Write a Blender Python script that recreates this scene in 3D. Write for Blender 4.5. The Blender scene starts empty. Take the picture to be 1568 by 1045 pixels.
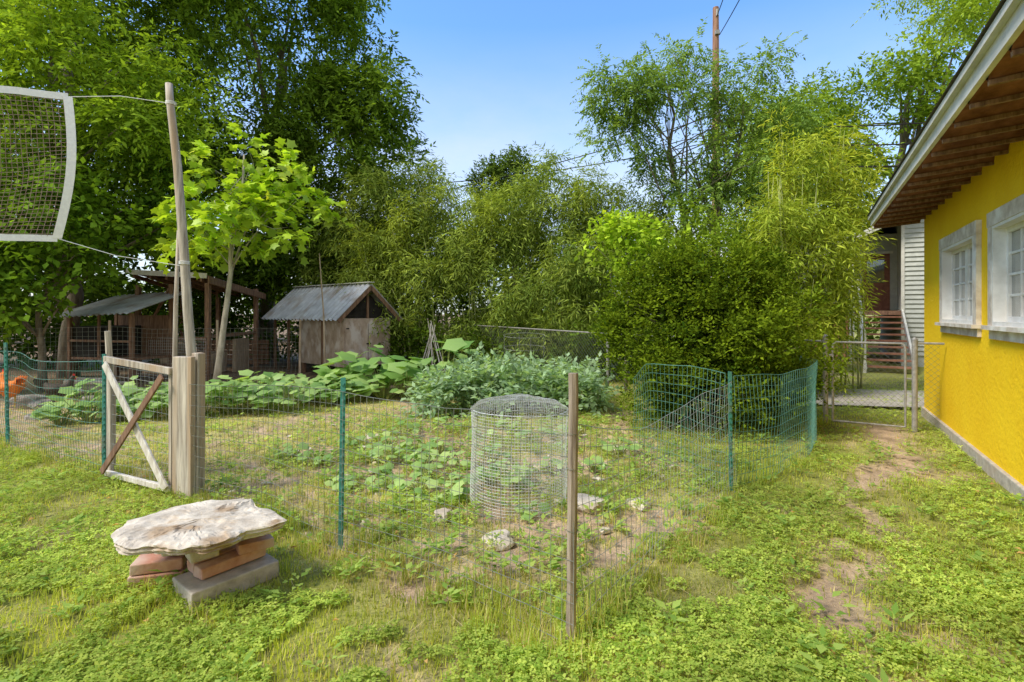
import bpy, math, numpy as np
from mathutils import Vector, Matrix
from mathutils import noise as mn
rng=np.random.default_rng(11)
scene=bpy.context.scene
COL=scene.collection

# ---------------------------------------------------------------- helpers
def new_mat(name):
    m=bpy.data.materials.new(name); m.use_nodes=True
    nt=m.node_tree; nt.nodes.clear()
    out=nt.nodes.new('ShaderNodeOutputMaterial')
    return m,nt,out
def mat_noise(name,c1,c2,scale=8,rough=.8,bump=.3,stretch=(1,1,1),metal=0,spec=.3,c3=None,bdist=.01,detail=6,lo=.35,hi=.65,c3s=.22,c3p=(.5,.68)):
    m,nt,out=new_mat(name); N=nt.nodes; L=nt.links
    tc=N.new('ShaderNodeTexCoord'); mp=N.new('ShaderNodeMapping'); mp.inputs['Scale'].default_value=stretch
    L.new(tc.outputs['Object'],mp.inputs['Vector'])
    n=N.new('ShaderNodeTexNoise'); n.inputs['Scale'].default_value=scale; n.inputs['Detail'].default_value=detail; n.inputs['Roughness'].default_value=.65
    L.new(mp.outputs['Vector'],n.inputs['Vector'])
    r=N.new('ShaderNodeValToRGB'); r.color_ramp.elements[0].position=lo; r.color_ramp.elements[1].position=hi
    r.color_ramp.elements[0].color=(*c1,1); r.color_ramp.elements[1].color=(*c2,1)
    L.new(n.outputs['Fac'],r.inputs['Fac'])
    p=N.new('ShaderNodeBsdfPrincipled'); p.inputs['Roughness'].default_value=rough; p.inputs['Metallic'].default_value=metal
    p.inputs['Specular IOR Level'].default_value=spec
    col=r.outputs['Color']
    if c3:
        n2=N.new('ShaderNodeTexNoise'); n2.inputs['Scale'].default_value=scale*c3s; n2.inputs['Detail'].default_value=4
        L.new(mp.outputs['Vector'],n2.inputs['Vector'])
        r2=N.new('ShaderNodeValToRGB'); r2.color_ramp.elements[0].position=c3p[0]; r2.color_ramp.elements[1].position=c3p[1]
        L.new(n2.outputs['Fac'],r2.inputs['Fac'])
        mx=N.new('ShaderNodeMixRGB'); mx.inputs['Color2'].default_value=(*c3,1)
        L.new(r2.outputs['Color'],mx.inputs['Fac']); L.new(col,mx.inputs['Color1']); col=mx.outputs['Color']
    L.new(col,p.inputs['Base Color'])
    if bump>0:
        b=N.new('ShaderNodeBump'); b.inputs['Strength'].default_value=bump; b.inputs['Distance'].default_value=bdist
        L.new(n.outputs['Fac'],b.inputs['Height']); L.new(b.outputs['Normal'],p.inputs['Normal'])
    L.new(p.outputs[0],out.inputs[0])
    return m
def mat_leaf(name,trans=.35,gloss=0.0):
    m,nt,out=new_mat(name); N=nt.nodes; L=nt.links
    a=N.new('ShaderNodeAttribute'); a.attribute_name='col'
    p=N.new('ShaderNodeBsdfDiffuse'); L.new(a.outputs['Color'],p.inputs['Color']); sh=p.outputs[0]
    if gloss:
        g=N.new('ShaderNodeBsdfGlossy'); g.inputs['Roughness'].default_value=.45; g.inputs['Color'].default_value=(.8,.85,.8,1)
        gm=N.new('ShaderNodeMixShader'); gm.inputs['Fac'].default_value=gloss; L.new(sh,gm.inputs[1]); L.new(g.outputs[0],gm.inputs[2]); sh=gm.outputs[0]
    t=N.new('ShaderNodeBsdfTranslucent')
    mx=N.new('ShaderNodeMixRGB'); mx.blend_type='MULTIPLY'; mx.inputs['Fac'].default_value=1; mx.inputs['Color2'].default_value=(1.55,1.5,.65,1)
    L.new(a.outputs['Color'],mx.inputs['Color1']); L.new(mx.outputs['Color'],t.inputs['Color'])
    s=N.new('ShaderNodeMixShader'); s.inputs['Fac'].default_value=trans
    L.new(sh,s.inputs[1]); L.new(t.outputs[0],s.inputs[2]); L.new(s.outputs[0],out.inputs[0])
    return m
def empty(name):
    e=bpy.data.objects.new(name,None); COL.objects.link(e); e.empty_display_size=.2; return e

class MB:
    def __init__(s): s.v=[]; s.f=[]; s.m=[]; s.M=None
    def add(s,vs,fs,mat=0):
        o=len(s.v)
        for p in vs:
            p=Vector(p)
            if s.M is not None: p=s.M@p
            s.v.append(p)
        for f in fs: s.f.append([i+o for i in f]); s.m.append(mat)
    def box(s,a,b,mat=0,jit=0):
        x0,y0,z0=a; x1,y1,z1=b
        vs=[Vector(q) for q in [(x0,y0,z0),(x1,y0,z0),(x1,y1,z0),(x0,y1,z0),(x0,y0,z1),(x1,y0,z1),(x1,y1,z1),(x0,y1,z1)]]
        if jit: vs=[q+Vector(rng.uniform(-jit,jit,3)) for q in vs]
        s.add(vs,[(0,3,2,1),(4,5,6,7),(0,1,5,4),(1,2,6,5),(2,3,7,6),(3,0,4,7)],mat)
    def beam(s,p,q,w,h,mat=0,up=(0,0,1)):
        p=Vector(p);q=Vector(q);d=(q-p).normalized();u=Vector(up)
        x=d.cross(u)
        if x.length<1e-4: x=d.cross(Vector((0,1,0)))
        x.normalize(); y=x.cross(d).normalized()
        vs=[]
        for c in (p,q):
            for a,b in((-1,-1),(1,-1),(1,1),(-1,1)): vs.append(c+x*a*w/2+y*b*h/2)
        s.add(vs,[(0,3,2,1),(4,5,6,7),(0,1,5,4),(1,2,6,5),(2,3,7,6),(3,0,4,7)],mat)
    def tube(s,pts,rad,seg=6,mat=0,cap=True):
        pts=[Vector(p) for p in pts]; n=len(pts)
        if not hasattr(rad,'__len__'): rad=[rad]*n
        vs=[];fs=[]; prev=None
        for i,p in enumerate(pts):
            d=(pts[min(i+1,n-1)]-pts[max(i-1,0)]).normalized()
            if prev is None:
                x=d.cross(Vector((.13,.31,.94)))
                if x.length<.05: x=d.cross(Vector((1,0,0)))
            else: x=prev-d*prev.dot(d)
            x.normalize(); prev=x; y=d.cross(x)
            for k in range(seg):
                a=2*math.pi*k/seg
                vs.append(p+(x*math.cos(a)+y*math.sin(a))*rad[i])
        for i in range(n-1):
            for k in range(seg):
                k2=(k+1)%seg
                fs.append((i*seg+k,i*seg+k2,(i+1)*seg+k2,(i+1)*seg+k))
        if cap and seg>3:
            fs.append(tuple(range(seg))[::-1]); fs.append(tuple((n-1)*seg+k for k in range(seg)))
        s.add(vs,fs,mat)
    def build(s,name,mats,parent=None,smooth=False,bevel=0):
        me=bpy.data.meshes.new(name); me.from_pydata([tuple(p) for p in s.v],[],s.f)
        for m in mats: me.materials.append(m)
        me.polygons.foreach_set('material_index',s.m)
        if smooth: me.polygons.foreach_set('use_smooth',[True]*len(me.polygons))
        me.update()
        o=bpy.data.objects.new(name,me); COL.objects.link(o)
        if parent: o.parent=parent
        if bevel:
            b=o.modifiers.new('b','BEVEL'); b.width=bevel; b.segments=2; b.limit_method='ANGLE'
        return o
def nrm(a): return a/np.maximum(np.linalg.norm(a,axis=-1,keepdims=True),1e-9)
def scatter(name,T,F,pos,d,n,sc,col,mat,parent=None,smooth=False):
    T=np.array(T,float);F=np.array(F,int);N=len(pos);k=len(T)
    y=nrm(d);x=nrm(np.cross(y,n));z=np.cross(x,y)
    if sc.ndim==1: sc=np.repeat(sc[:,None],3,1)
    V=pos[:,None,:]+T[None,:,0:1]*sc[:,None,0:1]*x[:,None,:]+T[None,:,1:2]*sc[:,None,1:2]*y[:,None,:]+T[None,:,2:3]*sc[:,None,2:3]*z[:,None,:]
    FF=(F[None]+(np.arange(N)*k)[:,None,None])
    V=V.reshape(-1,3);q=F.shape[1];FF=FF.reshape(-1,q)
    me=bpy.data.meshes.new(name)
    me.vertices.add(len(V)); me.vertices.foreach_set('co',V.astype(np.float32).ravel())
    me.loops.add(FF.size); me.loops.foreach_set('vertex_index',FF.astype(np.int32).ravel())
    me.polygons.add(len(FF)); me.polygons.foreach_set('loop_start',(np.arange(len(FF))*q).astype(np.int32))
    if smooth: me.polygons.foreach_set('use_smooth',np.ones(len(FF),bool))
    at=me.attributes.new('col','FLOAT_COLOR','POINT')
    c=np.ones((N,k,4),np.float32); c[:,:,:3]=col[:,None,:]
    at.data.foreach_set('color',c.ravel())
    me.materials.append(mat); me.update(calc_edges=True)
    o=bpy.data.objects.new(name,me); COL.objects.link(o)
    if parent: o.parent=parent
    return o
_tab={}
def vn(x,y,s,seed):
    if seed not in _tab: _tab[seed]=np.random.default_rng(seed).random((256,256))
    t=_tab[seed]; x=np.asarray(x)/s+1000; y=np.asarray(y)/s+1000
    xi=np.floor(x).astype(int);yi=np.floor(y).astype(int);fx=x-xi;fy=y-yi
    fx=fx*fx*(3-2*fx);fy=fy*fy*(3-2*fy)
    g=lambda a,b:t[a%256,b%256]
    return (g(xi,yi)*(1-fx)+g(xi+1,yi)*fx)*(1-fy)+(g(xi,yi+1)*(1-fx)+g(xi+1,yi+1)*fx)*fy
def ss(a,b,x): t=np.clip((x-a)/(b-a),0,1); return t*t*(3-2*t)
def hgt(x,y):
    x=np.asarray(x,float);y=np.asarray(y,float)
    return .05*(vn(x,y,1.7,5)-.5)+.025*(vn(x,y,.45,6)-.5)
def hz(x,y): return float(hgt(x,y))

# ---------------------------------------------------------------- materials
M_leaf=mat_leaf('leaf_foliage',.36); M_leafb=mat_leaf('leaf_broad',.4,.05)
M_grass=mat_leaf('grass_blades',.4)
M_bark=mat_noise('bark',(.12,.095,.07),(.30,.25,.19),14,.9,.7,(1,1,.25))
M_barkl=mat_noise('bark_light',(.28,.25,.19),(.50,.45,.36),14,.9,.4,(1,1,.3))
M_wood=mat_noise('weathered_wood',(.24,.17,.11),(.55,.43,.31),10,.85,.5,(3,3,.25))
M_woodg=mat_noise('grey_wood',(.24,.20,.16),(.62,.55,.45),12,.85,.6,(3,3,.16),c3=(.40,.29,.19))
M_stake=mat_noise('stake_wood',(.17,.13,.10),(.42,.34,.26),12,.85,.7,(2.5,2.5,.2),c3=(.30,.19,.11))
M_woodw=mat_noise('peeled_white_wood',(.48,.42,.34),(.80,.75,.68),14,.8,.3,(2,2,.5))
M_woodbr=mat_noise('brown_wood',(.13,.07,.045),(.32,.19,.12),9,.85,.4,(3,3,.4))
M_ply=mat_noise('old_plywood',(.36,.26,.19),(.56,.44,.35),5,.85,.25,(1,1,.6),c3=(.64,.56,.50),c3s=.8,c3p=(.48,.60))
M_tin=mat_noise('tin_roof',(.40,.41,.44),(.58,.59,.61),3,.5,.05,(1,1,1),metal=.15,c3=(.36,.31,.27),c3s=.7)
M_rusty=mat_noise('rusty_tin',(.24,.10,.055),(.42,.23,.14),4,.7,.1,(1,1,1),c3=(.40,.34,.30))
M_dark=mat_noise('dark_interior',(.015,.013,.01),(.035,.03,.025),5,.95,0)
M_green=mat_noise('green_paint_steel',(.03,.17,.13),(.07,.27,.22),30,.55,.1,c3=(.12,.20,.16))
M_wire=mat_noise('green_wire',(.06,.17,.13),(.13,.27,.21),20,.5,0,metal=.2)
M_wireg=mat_noise('galvanised_wire',(.50,.51,.50),(.70,.70,.69),20,.45,0,metal=.2)
M_rust=mat_noise('aged_wire',(.16,.18,.14),(.32,.32,.28),20,.6,0,metal=.2)
M_steel=mat_noise('galvanised_steel',(.24,.23,.21),(.40,.38,.35),20,.6,.1,metal=.3)
M_lime=mat_noise('limestone',(.40,.34,.27),(.70,.62,.51),7,.9,.9,(1,1,1),c3=(.38,.27,.17),bdist=.02,c3s=.7,c3p=(.52,.64))
M_conc=mat_noise('concrete',(.34,.30,.25),(.54,.48,.41),14,.9,.5,c3=(.43,.35,.27))
M_brick=mat_noise('old_brick',(.44,.19,.13),(.62,.36,.27),10,.9,.5,c3=(.60,.48,.40))
M_rock=mat_noise('field_stone',(.44,.37,.28),(.70,.62,.51),7,.9,.8,c3=(.46,.34,.22))
M_rockd=mat_noise('grey_stone',(.20,.17,.15),(.42,.37,.33),7,.9,.6)
M_tape=mat_noise('net_tape',(.76,.76,.76),(.88,.88,.87),30,.7,.1)
M_net=mat_noise('net_cord',(.22,.15,.11),(.34,.25,.19),30,.8,0)
M_white=mat_noise('white_trim',(.66,.64,.60),(.82,.80,.76),6,.6,.1,c3=(.68,.63,.56))
M_case=mat_noise('worn_casing',(.46,.38,.30),(.70,.63,.54),7,.8,.3,c3=(.78,.74,.68),c3s=.6)
M_fascia=mat_noise('fascia_paint',(.52,.50,.45),(.68,.66,.60),5,.6,.1)
M_stucco=mat_noise('yellow_stucco',(.90,.55,.008),(.97,.64,.014),1.3,.75,.0,c3=(.84,.50,.012))
M_terra=mat_noise('terracotta_soffit',(.13,.05,.03),(.28,.12,.075),6,.9,.4)
M_shingle=mat_noise('roof_shingle',(.10,.09,.08),(.2,.18,.16),20,.9,.4)
M_drive=mat_noise('concrete_drive',(.34,.30,.25),(.48,.43,.37),3,.9,.3,c3=(.30,.26,.21))
M_red=mat_noise('comb_red',(.5,.02,.02),(.6,.05,.03),20,.6,0)
M_hen=mat_noise('hen_feather',(.60,.14,.02),(.80,.26,.05),30,.8,.4)
M_hend=mat_noise('dark_feather',(.03,.025,.02),(.10,.07,.05),30,.7,.4)
M_beak=mat_noise('beak_yellow',(.6,.4,.1),(.7,.5,.15),20,.6,0)
M_tub=mat_noise('old_plastic',(.30,.32,.33),(.45,.46,.46),8,.6,.1)
def glass():
    m,nt,out=new_mat('window_glass'); p=nt.nodes.new('ShaderNodeBsdfPrincipled')
    p.inputs['Base Color'].default_value=(.10,.12,.11,1); p.inputs['Roughness'].default_value=.04; p.inputs['Specular IOR Level'].default_value=1.0
    p.inputs['Coat Weight'].default_value=1; p.inputs['Coat Roughness'].default_value=.02
    nt.links.new(p.outputs[0],out.inputs[0]); return m
M_glass=glass()
def stucco_bump(m):
    nt=m.node_tree; N=nt.nodes; L=nt.links; p=[n for n in N if n.type=='BSDF_PRINCIPLED'][0]
    tc=N.new('ShaderNodeTexCoord'); n=N.new('ShaderNodeTexNoise'); n.inputs['Scale'].default_value=22; n.inputs['Detail'].default_value=7
    L.new(tc.outputs['Object'],n.inputs['Vector']); b=N.new('ShaderNodeBump'); b.inputs['Strength'].default_value=.7; b.inputs['Distance'].default_value=.015
    L.new(n.outputs['Fac'],b.inputs['Height']); L.new(b.outputs['Normal'],p.inputs['Normal'])
stucco_bump(M_stucco)

# ---------------------------------------------------------------- ground
GARD=np.array([(-4,5.1),(-2.87,4.57),(-1.17,3.56),(.29,2.53),(1.95,4.65),(1.7,6.3),(2.0,9.5),(0,15),(-14,15),(-9.5,8.0),(-6.2,6.4)])
def inpoly(x,y,P):
    r=np.zeros(x.shape,bool); j=len(P)-1
    for i in range(len(P)):
        xi,yi=P[i];xj,yj=P[j]
        c=((yi>y)!=(yj>y))&(x<(xj-xi)*(y-yi)/(yj-yi+1e-12)+xi); r^=c; j=i
    return r
def segd(x,y,P):
    d=np.full(x.shape,1e9)
    for (ax,ay),(bx,by) in zip(P[:-1],P[1:]):
        t=np.clip(((x-ax)*(bx-ax)+(y-ay)*(by-ay))/((bx-ax)**2+(by-ay)**2),0,1)
        d=np.minimum(d,np.hypot(x-ax-t*(bx-ax),y-ay-t*(by-ay)))
    return d
PATH=[(5.2,7.4),(4.7,6.6),(4.2,5.7),(3.4,4.7),(2.5,3.6),(1.9,2.7),(1.5,2.0),(.9,1)]
def zone(x,y):
    x=np.asarray(x,float);y=np.asarray(y,float)
    wx=x+.5*(vn(x,y,.6,31)-.5); wy=y+.5*(vn(x,y,.6,32)-.5)
    n=.45*vn(x,y,.55,1)+.3*vn(x,y,.2,2)+.25*vn(x,y,.07,3)
    ins=inpoly(wx,wy,GARD)
    bed=np.maximum.reduce([1-np.hypot((wx-a)/rx,(wy-b)/ry) for a,b,rx,ry in[(-.7,4.9,1.4,.9),(.5,5.3,1.0,1.1),(.3,4.1,.8,.8),(-.3,6.8,1.8,.5)]])
    d=np.where(ins,ss(.50,.66,n+.34*np.clip(bed,0,1)),ss(.64,.80,n)*.6)
    yard=ss(9.3,10.6,wy)*ss(2.2,.5,wx)
    d=np.maximum(d,yard)
    d=np.maximum(d,ss(5.8,7.0,wy)*ss(-5.4,-6.8,wx)*.8)
    pd=segd(wx,wy,PATH)
    d=np.maximum(d,ss(.36,.05,pd)*ss(.38,.60,n+.14*ss(4,5.5,wy)))
    dry=np.where(ins,.55+.45*(vn(x,y,.8,9)-.35),.34*ss(.35,.9,vn(x,y,1.1,9)*.7+vn(x,y,.3,10)*.3)+.05)
    dry=dry+.4*ss(.35,.0,segd(wx,wy,[(-1.17,3.5),(.29,2.45),(1.95,4.6)]))+.20*ss(.6,.2,pd)
    return np.clip(d,0,1),np.clip(dry,0,1),yard
def axis(lo,hi,st,far):
    a=np.arange(lo,hi+st/2,st); out=[];v=hi;s=st
    while v<far: s*=1.25; v+=s; out.append(v)
    o2=[];v=lo;s=st
    while v>-far: s*=1.25; v-=s; o2.append(v)
    return np.concatenate([o2[::-1],a,out])
gx=axis(-9,8,.045,600); gy=axis(.8,12,.045,600)
X,Y=np.meshgrid(gx,gy); x=X.ravel();y=Y.ravel()
d,dry,yard=zone(x,y)
far=ss(20,40,np.hypot(x,y))
cd=np.array([.46,.34,.23]); cdk=np.array([.22,.155,.105]); cg=np.array([.22,.24,.05]); cy=np.array([.50,.43,.19])
vv=(.70+.6*vn(x,y,.11,21))[:,None]
colg=(cg*(1-dry[:,None])+cy*dry[:,None])
cdd=cd*(1-yard[:,None]*.85)+cdk*yard[:,None]*.85
c=(colg*(1-d[:,None])+cdd*d[:,None])*vv
z=hgt(x,y)*(1-far)-.02*d*(1-far)+.02*(vn(x,y,.1,22)-.5)*(1-far)*(.3+d)
nx,ny=len(gx),len(gy)
me=bpy.data.meshes.new('ground')
me.vertices.add(nx*ny); me.vertices.foreach_set('co',np.stack([x,y,z],1).astype(np.float32).ravel())
I=np.arange(nx*ny).reshape(ny,nx)
F=np.stack([I[:-1,:-1],I[:-1,1:],I[1:,1:],I[1:,:-1]],-1).reshape(-1,4)
me.loops.add(F.size); me.loops.foreach_set('vertex_index',F.astype(np.int32).ravel())
me.polygons.add(len(F)); me.polygons.foreach_set('loop_start',(np.arange(len(F))*4).astype(np.int32))
me.polygons.foreach_set('use_smooth',np.ones(len(F),bool))
at=me.attributes.new('col','FLOAT_COLOR','POINT'); at.data.foreach_set('color',np.concatenate([c,np.ones((len(c),1))],1).astype(np.float32).ravel())
m,nt,out=new_mat('ground_soil_grass'); N=nt.nodes;L=nt.links
a=N.new('ShaderNodeAttribute');a.attribute_name='col'
tc=N.new('ShaderNodeTexCoord'); n=N.new('ShaderNodeTexNoise'); n.inputs['Scale'].default_value=45; n.inputs['Detail'].default_value=8; n.inputs['Roughness'].default_value=.7
L.new(tc.outputs['Object'],n.inputs['Vector'])
r=N.new('ShaderNodeValToRGB'); r.color_ramp.elements[0].position=.3; r.color_ramp.elements[1].position=.7; r.color_ramp.elements[0].color=(.6,.6,.6,1); r.color_ramp.elements[1].color=(1.35,1.3,1.25,1)
L.new(n.outputs['Fac'],r.inputs['Fac'])
mx=N.new('ShaderNodeMixRGB'); mx.blend_type='MULTIPLY'; mx.inputs['Fac'].default_value=1
L.new(a.outputs['Color'],mx.inputs['Color1']);L.new(r.outputs['Color'],mx.inputs['Color2'])
p=N.new('ShaderNodeBsdfPrincipled'); p.inputs['Roughness'].default_value=.95; p.inputs['Specular IOR Level'].default_value=.1
b=N.new('ShaderNodeBump'); b.inputs['Strength'].default_value=.8; b.inputs['Distance'].default_value=.02
L.new(n.outputs['Fac'],b.inputs['Height']);L.new(b.outputs['Normal'],p.inputs['Normal'])
L.new(mx.outputs['Color'],p.inputs['Base Color']);L.new(p.outputs[0],out.inputs[0])
me.materials.append(m); me.update(calc_edges=True)
COL.objects.link(bpy.data.objects.new('ground',me))

HO=Vector((6.43,8.15,0)); HX=Vector((-.491,-.871,0)); HY=Vector((.871,-.491,0))
HM=Matrix(((HX.x,HY.x,0,HO.x),(HX.y,HY.y,0,HO.y),(0,0,1,0),(0,0,0,1)))
def outside_house(x,y):
    s=(x-HO.x)*HX.x+(y-HO.y)*HX.y; t=(x-HO.x)*HY.x+(y-HO.y)*HY.y
    return ~((t>-.06)&(s>-.1))
# ---------------------------------------------------------------- grass
def ground_pts(N,y0,y1,pw=2.0):
    u=rng.random(N)
    if abs(pw-2)<1e-6: yy=y0*(y1/y0)**u
    else:
        e=2-pw; yy=(y0**e+u*(y1**e-y0**e))**(1/e)
    xx=yy*rng.uniform(-1.2,1.2,N)+rng.uniform(-.8,.8,N)
    k=outside_house(xx,yy); return xx[k],yy[k]
def lerp(a,b,t): return np.array(a)*(1-t[:,None])+np.array(b)*t[:,None]
blade=[(-.5,0,0),(.5,0,0),(-.36,.55,.06),(.36,.55,.06),(-.06,1,.28),(.06,1,.28)]
bf=[(0,1,3,2),(2,3,5,4)]
grass=empty('grass')
def blades(name,xx,yy,h,w,lean,colA,colB,drym=1.):
    N=len(xx); zz=hgt(xx,yy)-.01
    d0,dr,_=zone(xx,yy)
    th=rng.uniform(0,2*np.pi,N); ln=np.abs(rng.normal(0,lean,N))
    dd=np.stack([np.cos(th)*ln,np.sin(th)*ln,np.ones(N)],1)
    nn=np.stack([-np.cos(th),-np.sin(th),ln],1)+rng.normal(0,.3,(N,3))
    t=rng.random(N); col=lerp(colA,colB,t)
    isd=rng.random(N)<dr*.65*drym
    col[isd]=lerp((.50,.42,.18),(.72,.62,.33),rng.random(isd.sum()))
    col*= (.7+.6*vn(xx,yy,.5,41))[:,None]
    scatter(name,blade,bf,np.stack([xx,yy,zz],1),dd,nn,np.stack([w,h,h],1),col,M_grass,grass)
xx,yy=ground_pts(180000,1.3,13,1.9)
d0,dr,_=zone(xx,yy); k=rng.random(len(xx))>d0*.93; xx,yy=xx[k],yy[k]
N=len(xx); h=rng.uniform(.02,.06,N)*(.5+1.0*vn(xx,yy,.6,42)); w=rng.uniform(.003,.006,N)*(1+yy*.12)
blades('lawn_blades',xx,yy,h,w,.8,(.28,.35,.05),(.60,.61,.12))
tre=[(0,0,0)]; tf=[]
for a in (0,120,240):
    A=math.radians(a); c_,s_=math.cos(A),math.sin(A)
    i=len(tre)
    for px,py,pz in ((-.32,.55,.10),(0,1,.02),(.32,.55,.10)): tre.append((px*c_-py*s_,px*s_+py*c_,pz))
    tf.append((0,i+2,i+1,i))
xx,yy=ground_pts(150000,1.3,11,2.0)
d0,dr,_=zone(xx,yy); cl=vn(xx,yy,.45,51)*.6+vn(xx,yy,.16,52)*.4
k=(cl>.38+dr*.16)&(rng.random(len(xx))>d0); xx,yy,cl=xx[k],yy[k],cl[k];N=len(xx)
zz=hgt(xx,yy)+rng.uniform(.015,.055,N)*(1+1.2*np.clip(cl-.5,0,1))
nn=np.stack([rng.normal(0,.35,N),rng.normal(0,.35,N),np.ones(N)],1); dd=rng.normal(0,1,(N,3)); dd[:,2]*=.2
col=lerp((.22,.34,.05),(.54,.62,.13),rng.random(N))*(.7+.6*vn(xx,yy,.5,53))[:,None]
sc=rng.uniform(.009,.023,N)*(1+yy*.06)
scatter('clover',tre,tf,np.stack([xx,yy,zz],1),dd,nn,sc,col,M_grass,grass)
tl=[]
def tufts(P,n,spread,hh):
    P=np.array(P); seg=np.hypot(*np.diff(P,axis=0).T); cum=np.concatenate([[0],np.cumsum(seg)])
    nt_=max(1,n//22); t=rng.uniform(0,cum[-1],nt_); cx=np.interp(t,cum,P[:,0])+rng.normal(0,spread,nt_); cy_=np.interp(t,cum,P[:,1])+rng.normal(0,spread,nt_)
    i=rng.integers(0,nt_,n); hs=rng.uniform(.4,1.2,nt_)
    tl.append(np.stack([cx[i]+rng.normal(0,.035,n),cy_[i]+rng.normal(0,.035,n),hs[i]*hh*rng.uniform(.5,1.1,n)],1))
tufts([(-2.8,4.5),(-1.17,3.53),(.29,2.5),(1.95,4.6),(3,5.6)],5000,.10,.14)
tufts([(-.3,2.9),(.29,2.5),(.6,2.9)],900,.08,.18)
tufts([(-7,6.7),(-4,5.1),(-2.8,4.6)],2000,.09,.13)
tufts([(5.4,6.0),(4.3,4.0),(2.5,1)],2000,.08,.07)
tufts([(-1.9,2.95),(-1.4,3.3)],1000,.2,.11)
tufts([(-3,7),(0,7.5),(1.3,6)],4500,.9,.11)
tufts([(-2.5,5),(0,4.2),(1.6,5.2)],3500,.5,.09)
tufts([(4.4,7.6),(3.6,6.8)],1500,.1,.15)
T=np.concatenate(tl); k=outside_house(T[:,0],T[:,1]); T=T[k]
blades('weed_tufts',T[:,0],T[:,1],T[:,2],rng.uniform(.004,.008,len(T)),.8,(.25,.34,.05),(.56,.59,.13),.8)
n=9000; sx=rng.uniform(-4.5,2.3,n); sy=rng.uniform(2.4,9.5,n); k=inpoly(sx,sy,GARD)|(rng.random(n)<.14); sx,sy=sx[k],sy[k]; n=len(sx)
th=rng.uniform(0,6.28,n)
scatter('dry_straw',blade,bf,np.stack([sx,sy,hgt(sx,sy)+rng.uniform(.002,.02,n)],1),np.stack([np.cos(th),np.sin(th),rng.uniform(-.05,.25,n)],1),np.tile([0,0,1.],(n,1)),np.stack([rng.uniform(.003,.006,n),rng.uniform(.05,.16,n),rng.uniform(.02,.05,n)],1),lerp((.44,.35,.18),(.74,.64,.40),rng.random(n)),M_grass,grass)
wx=np.concatenate([rng.uniform(-5,4.5,520),rng.uniform(-3,1.9,620)]); wy=np.concatenate([rng.uniform(2.1,8.5,520),rng.uniform(3.0,7.8,620)]); k=outside_house(wx,wy); k[520:]&=inpoly(wx,wy,GARD)[520:]; wx,wy=wx[k],wy[k]; nw=len(wx); wsz=rng.uniform(.6,1.5,nw)
ci=np.repeat(np.arange(nw),10); n=len(ci); th=rng.uniform(0,6.28,n); rr=rng.uniform(.0,.06,n)*wsz[ci]
P=np.stack([wx[ci]+rr*np.cos(th),wy[ci]+rr*np.sin(th),hgt(wx[ci],wy[ci])+rng.uniform(.015,.08,n)*wsz[ci]],1)
scatter('broadleaf_weeds',[(0,0,0),(-.5,.42,.08),(0,1,-.1),(.5,.42,.08)],[(0,3,2,1)],P,np.stack([np.cos(th),np.sin(th),rng.uniform(.1,.6,n)],1),np.stack([-.3*np.cos(th),-.3*np.sin(th),np.ones(n)],1),np.stack([rng.uniform(.018,.038,n)*wsz[ci],rng.uniform(.03,.07,n)*wsz[ci],np.ones(n)*.05],1),lerp((.17,.30,.055),(.46,.58,.14),rng.random(n)),M_grass,grass)
n=320; lx=rng.uniform(-4,5,n); ly=rng.uniform(1.8,9,n); k=outside_house(lx,ly); lx,ly=lx[k],ly[k]; n=len(lx); th=rng.uniform(0,6.28,n)
scatter('fallen_leaves',[(0,0,0),(-.5,.42,.2),(0,1,-.05),(.5,.42,.2)],[(0,3,2,1)],np.stack([lx,ly,hgt(lx,ly)+.045],1),np.stack([np.cos(th),np.sin(th),rng.uniform(-.2,.3,n)],1),np.stack([rng.normal(0,.3,n),rng.normal(0,.3,n),np.ones(n)],1),np.stack([rng.uniform(.015,.03,n),rng.uniform(.03,.06,n),np.ones(n)*.05],1),lerp((.38,.20,.08),(.65,.42,.16),rng.random(n)),M_grass,grass)

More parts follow.
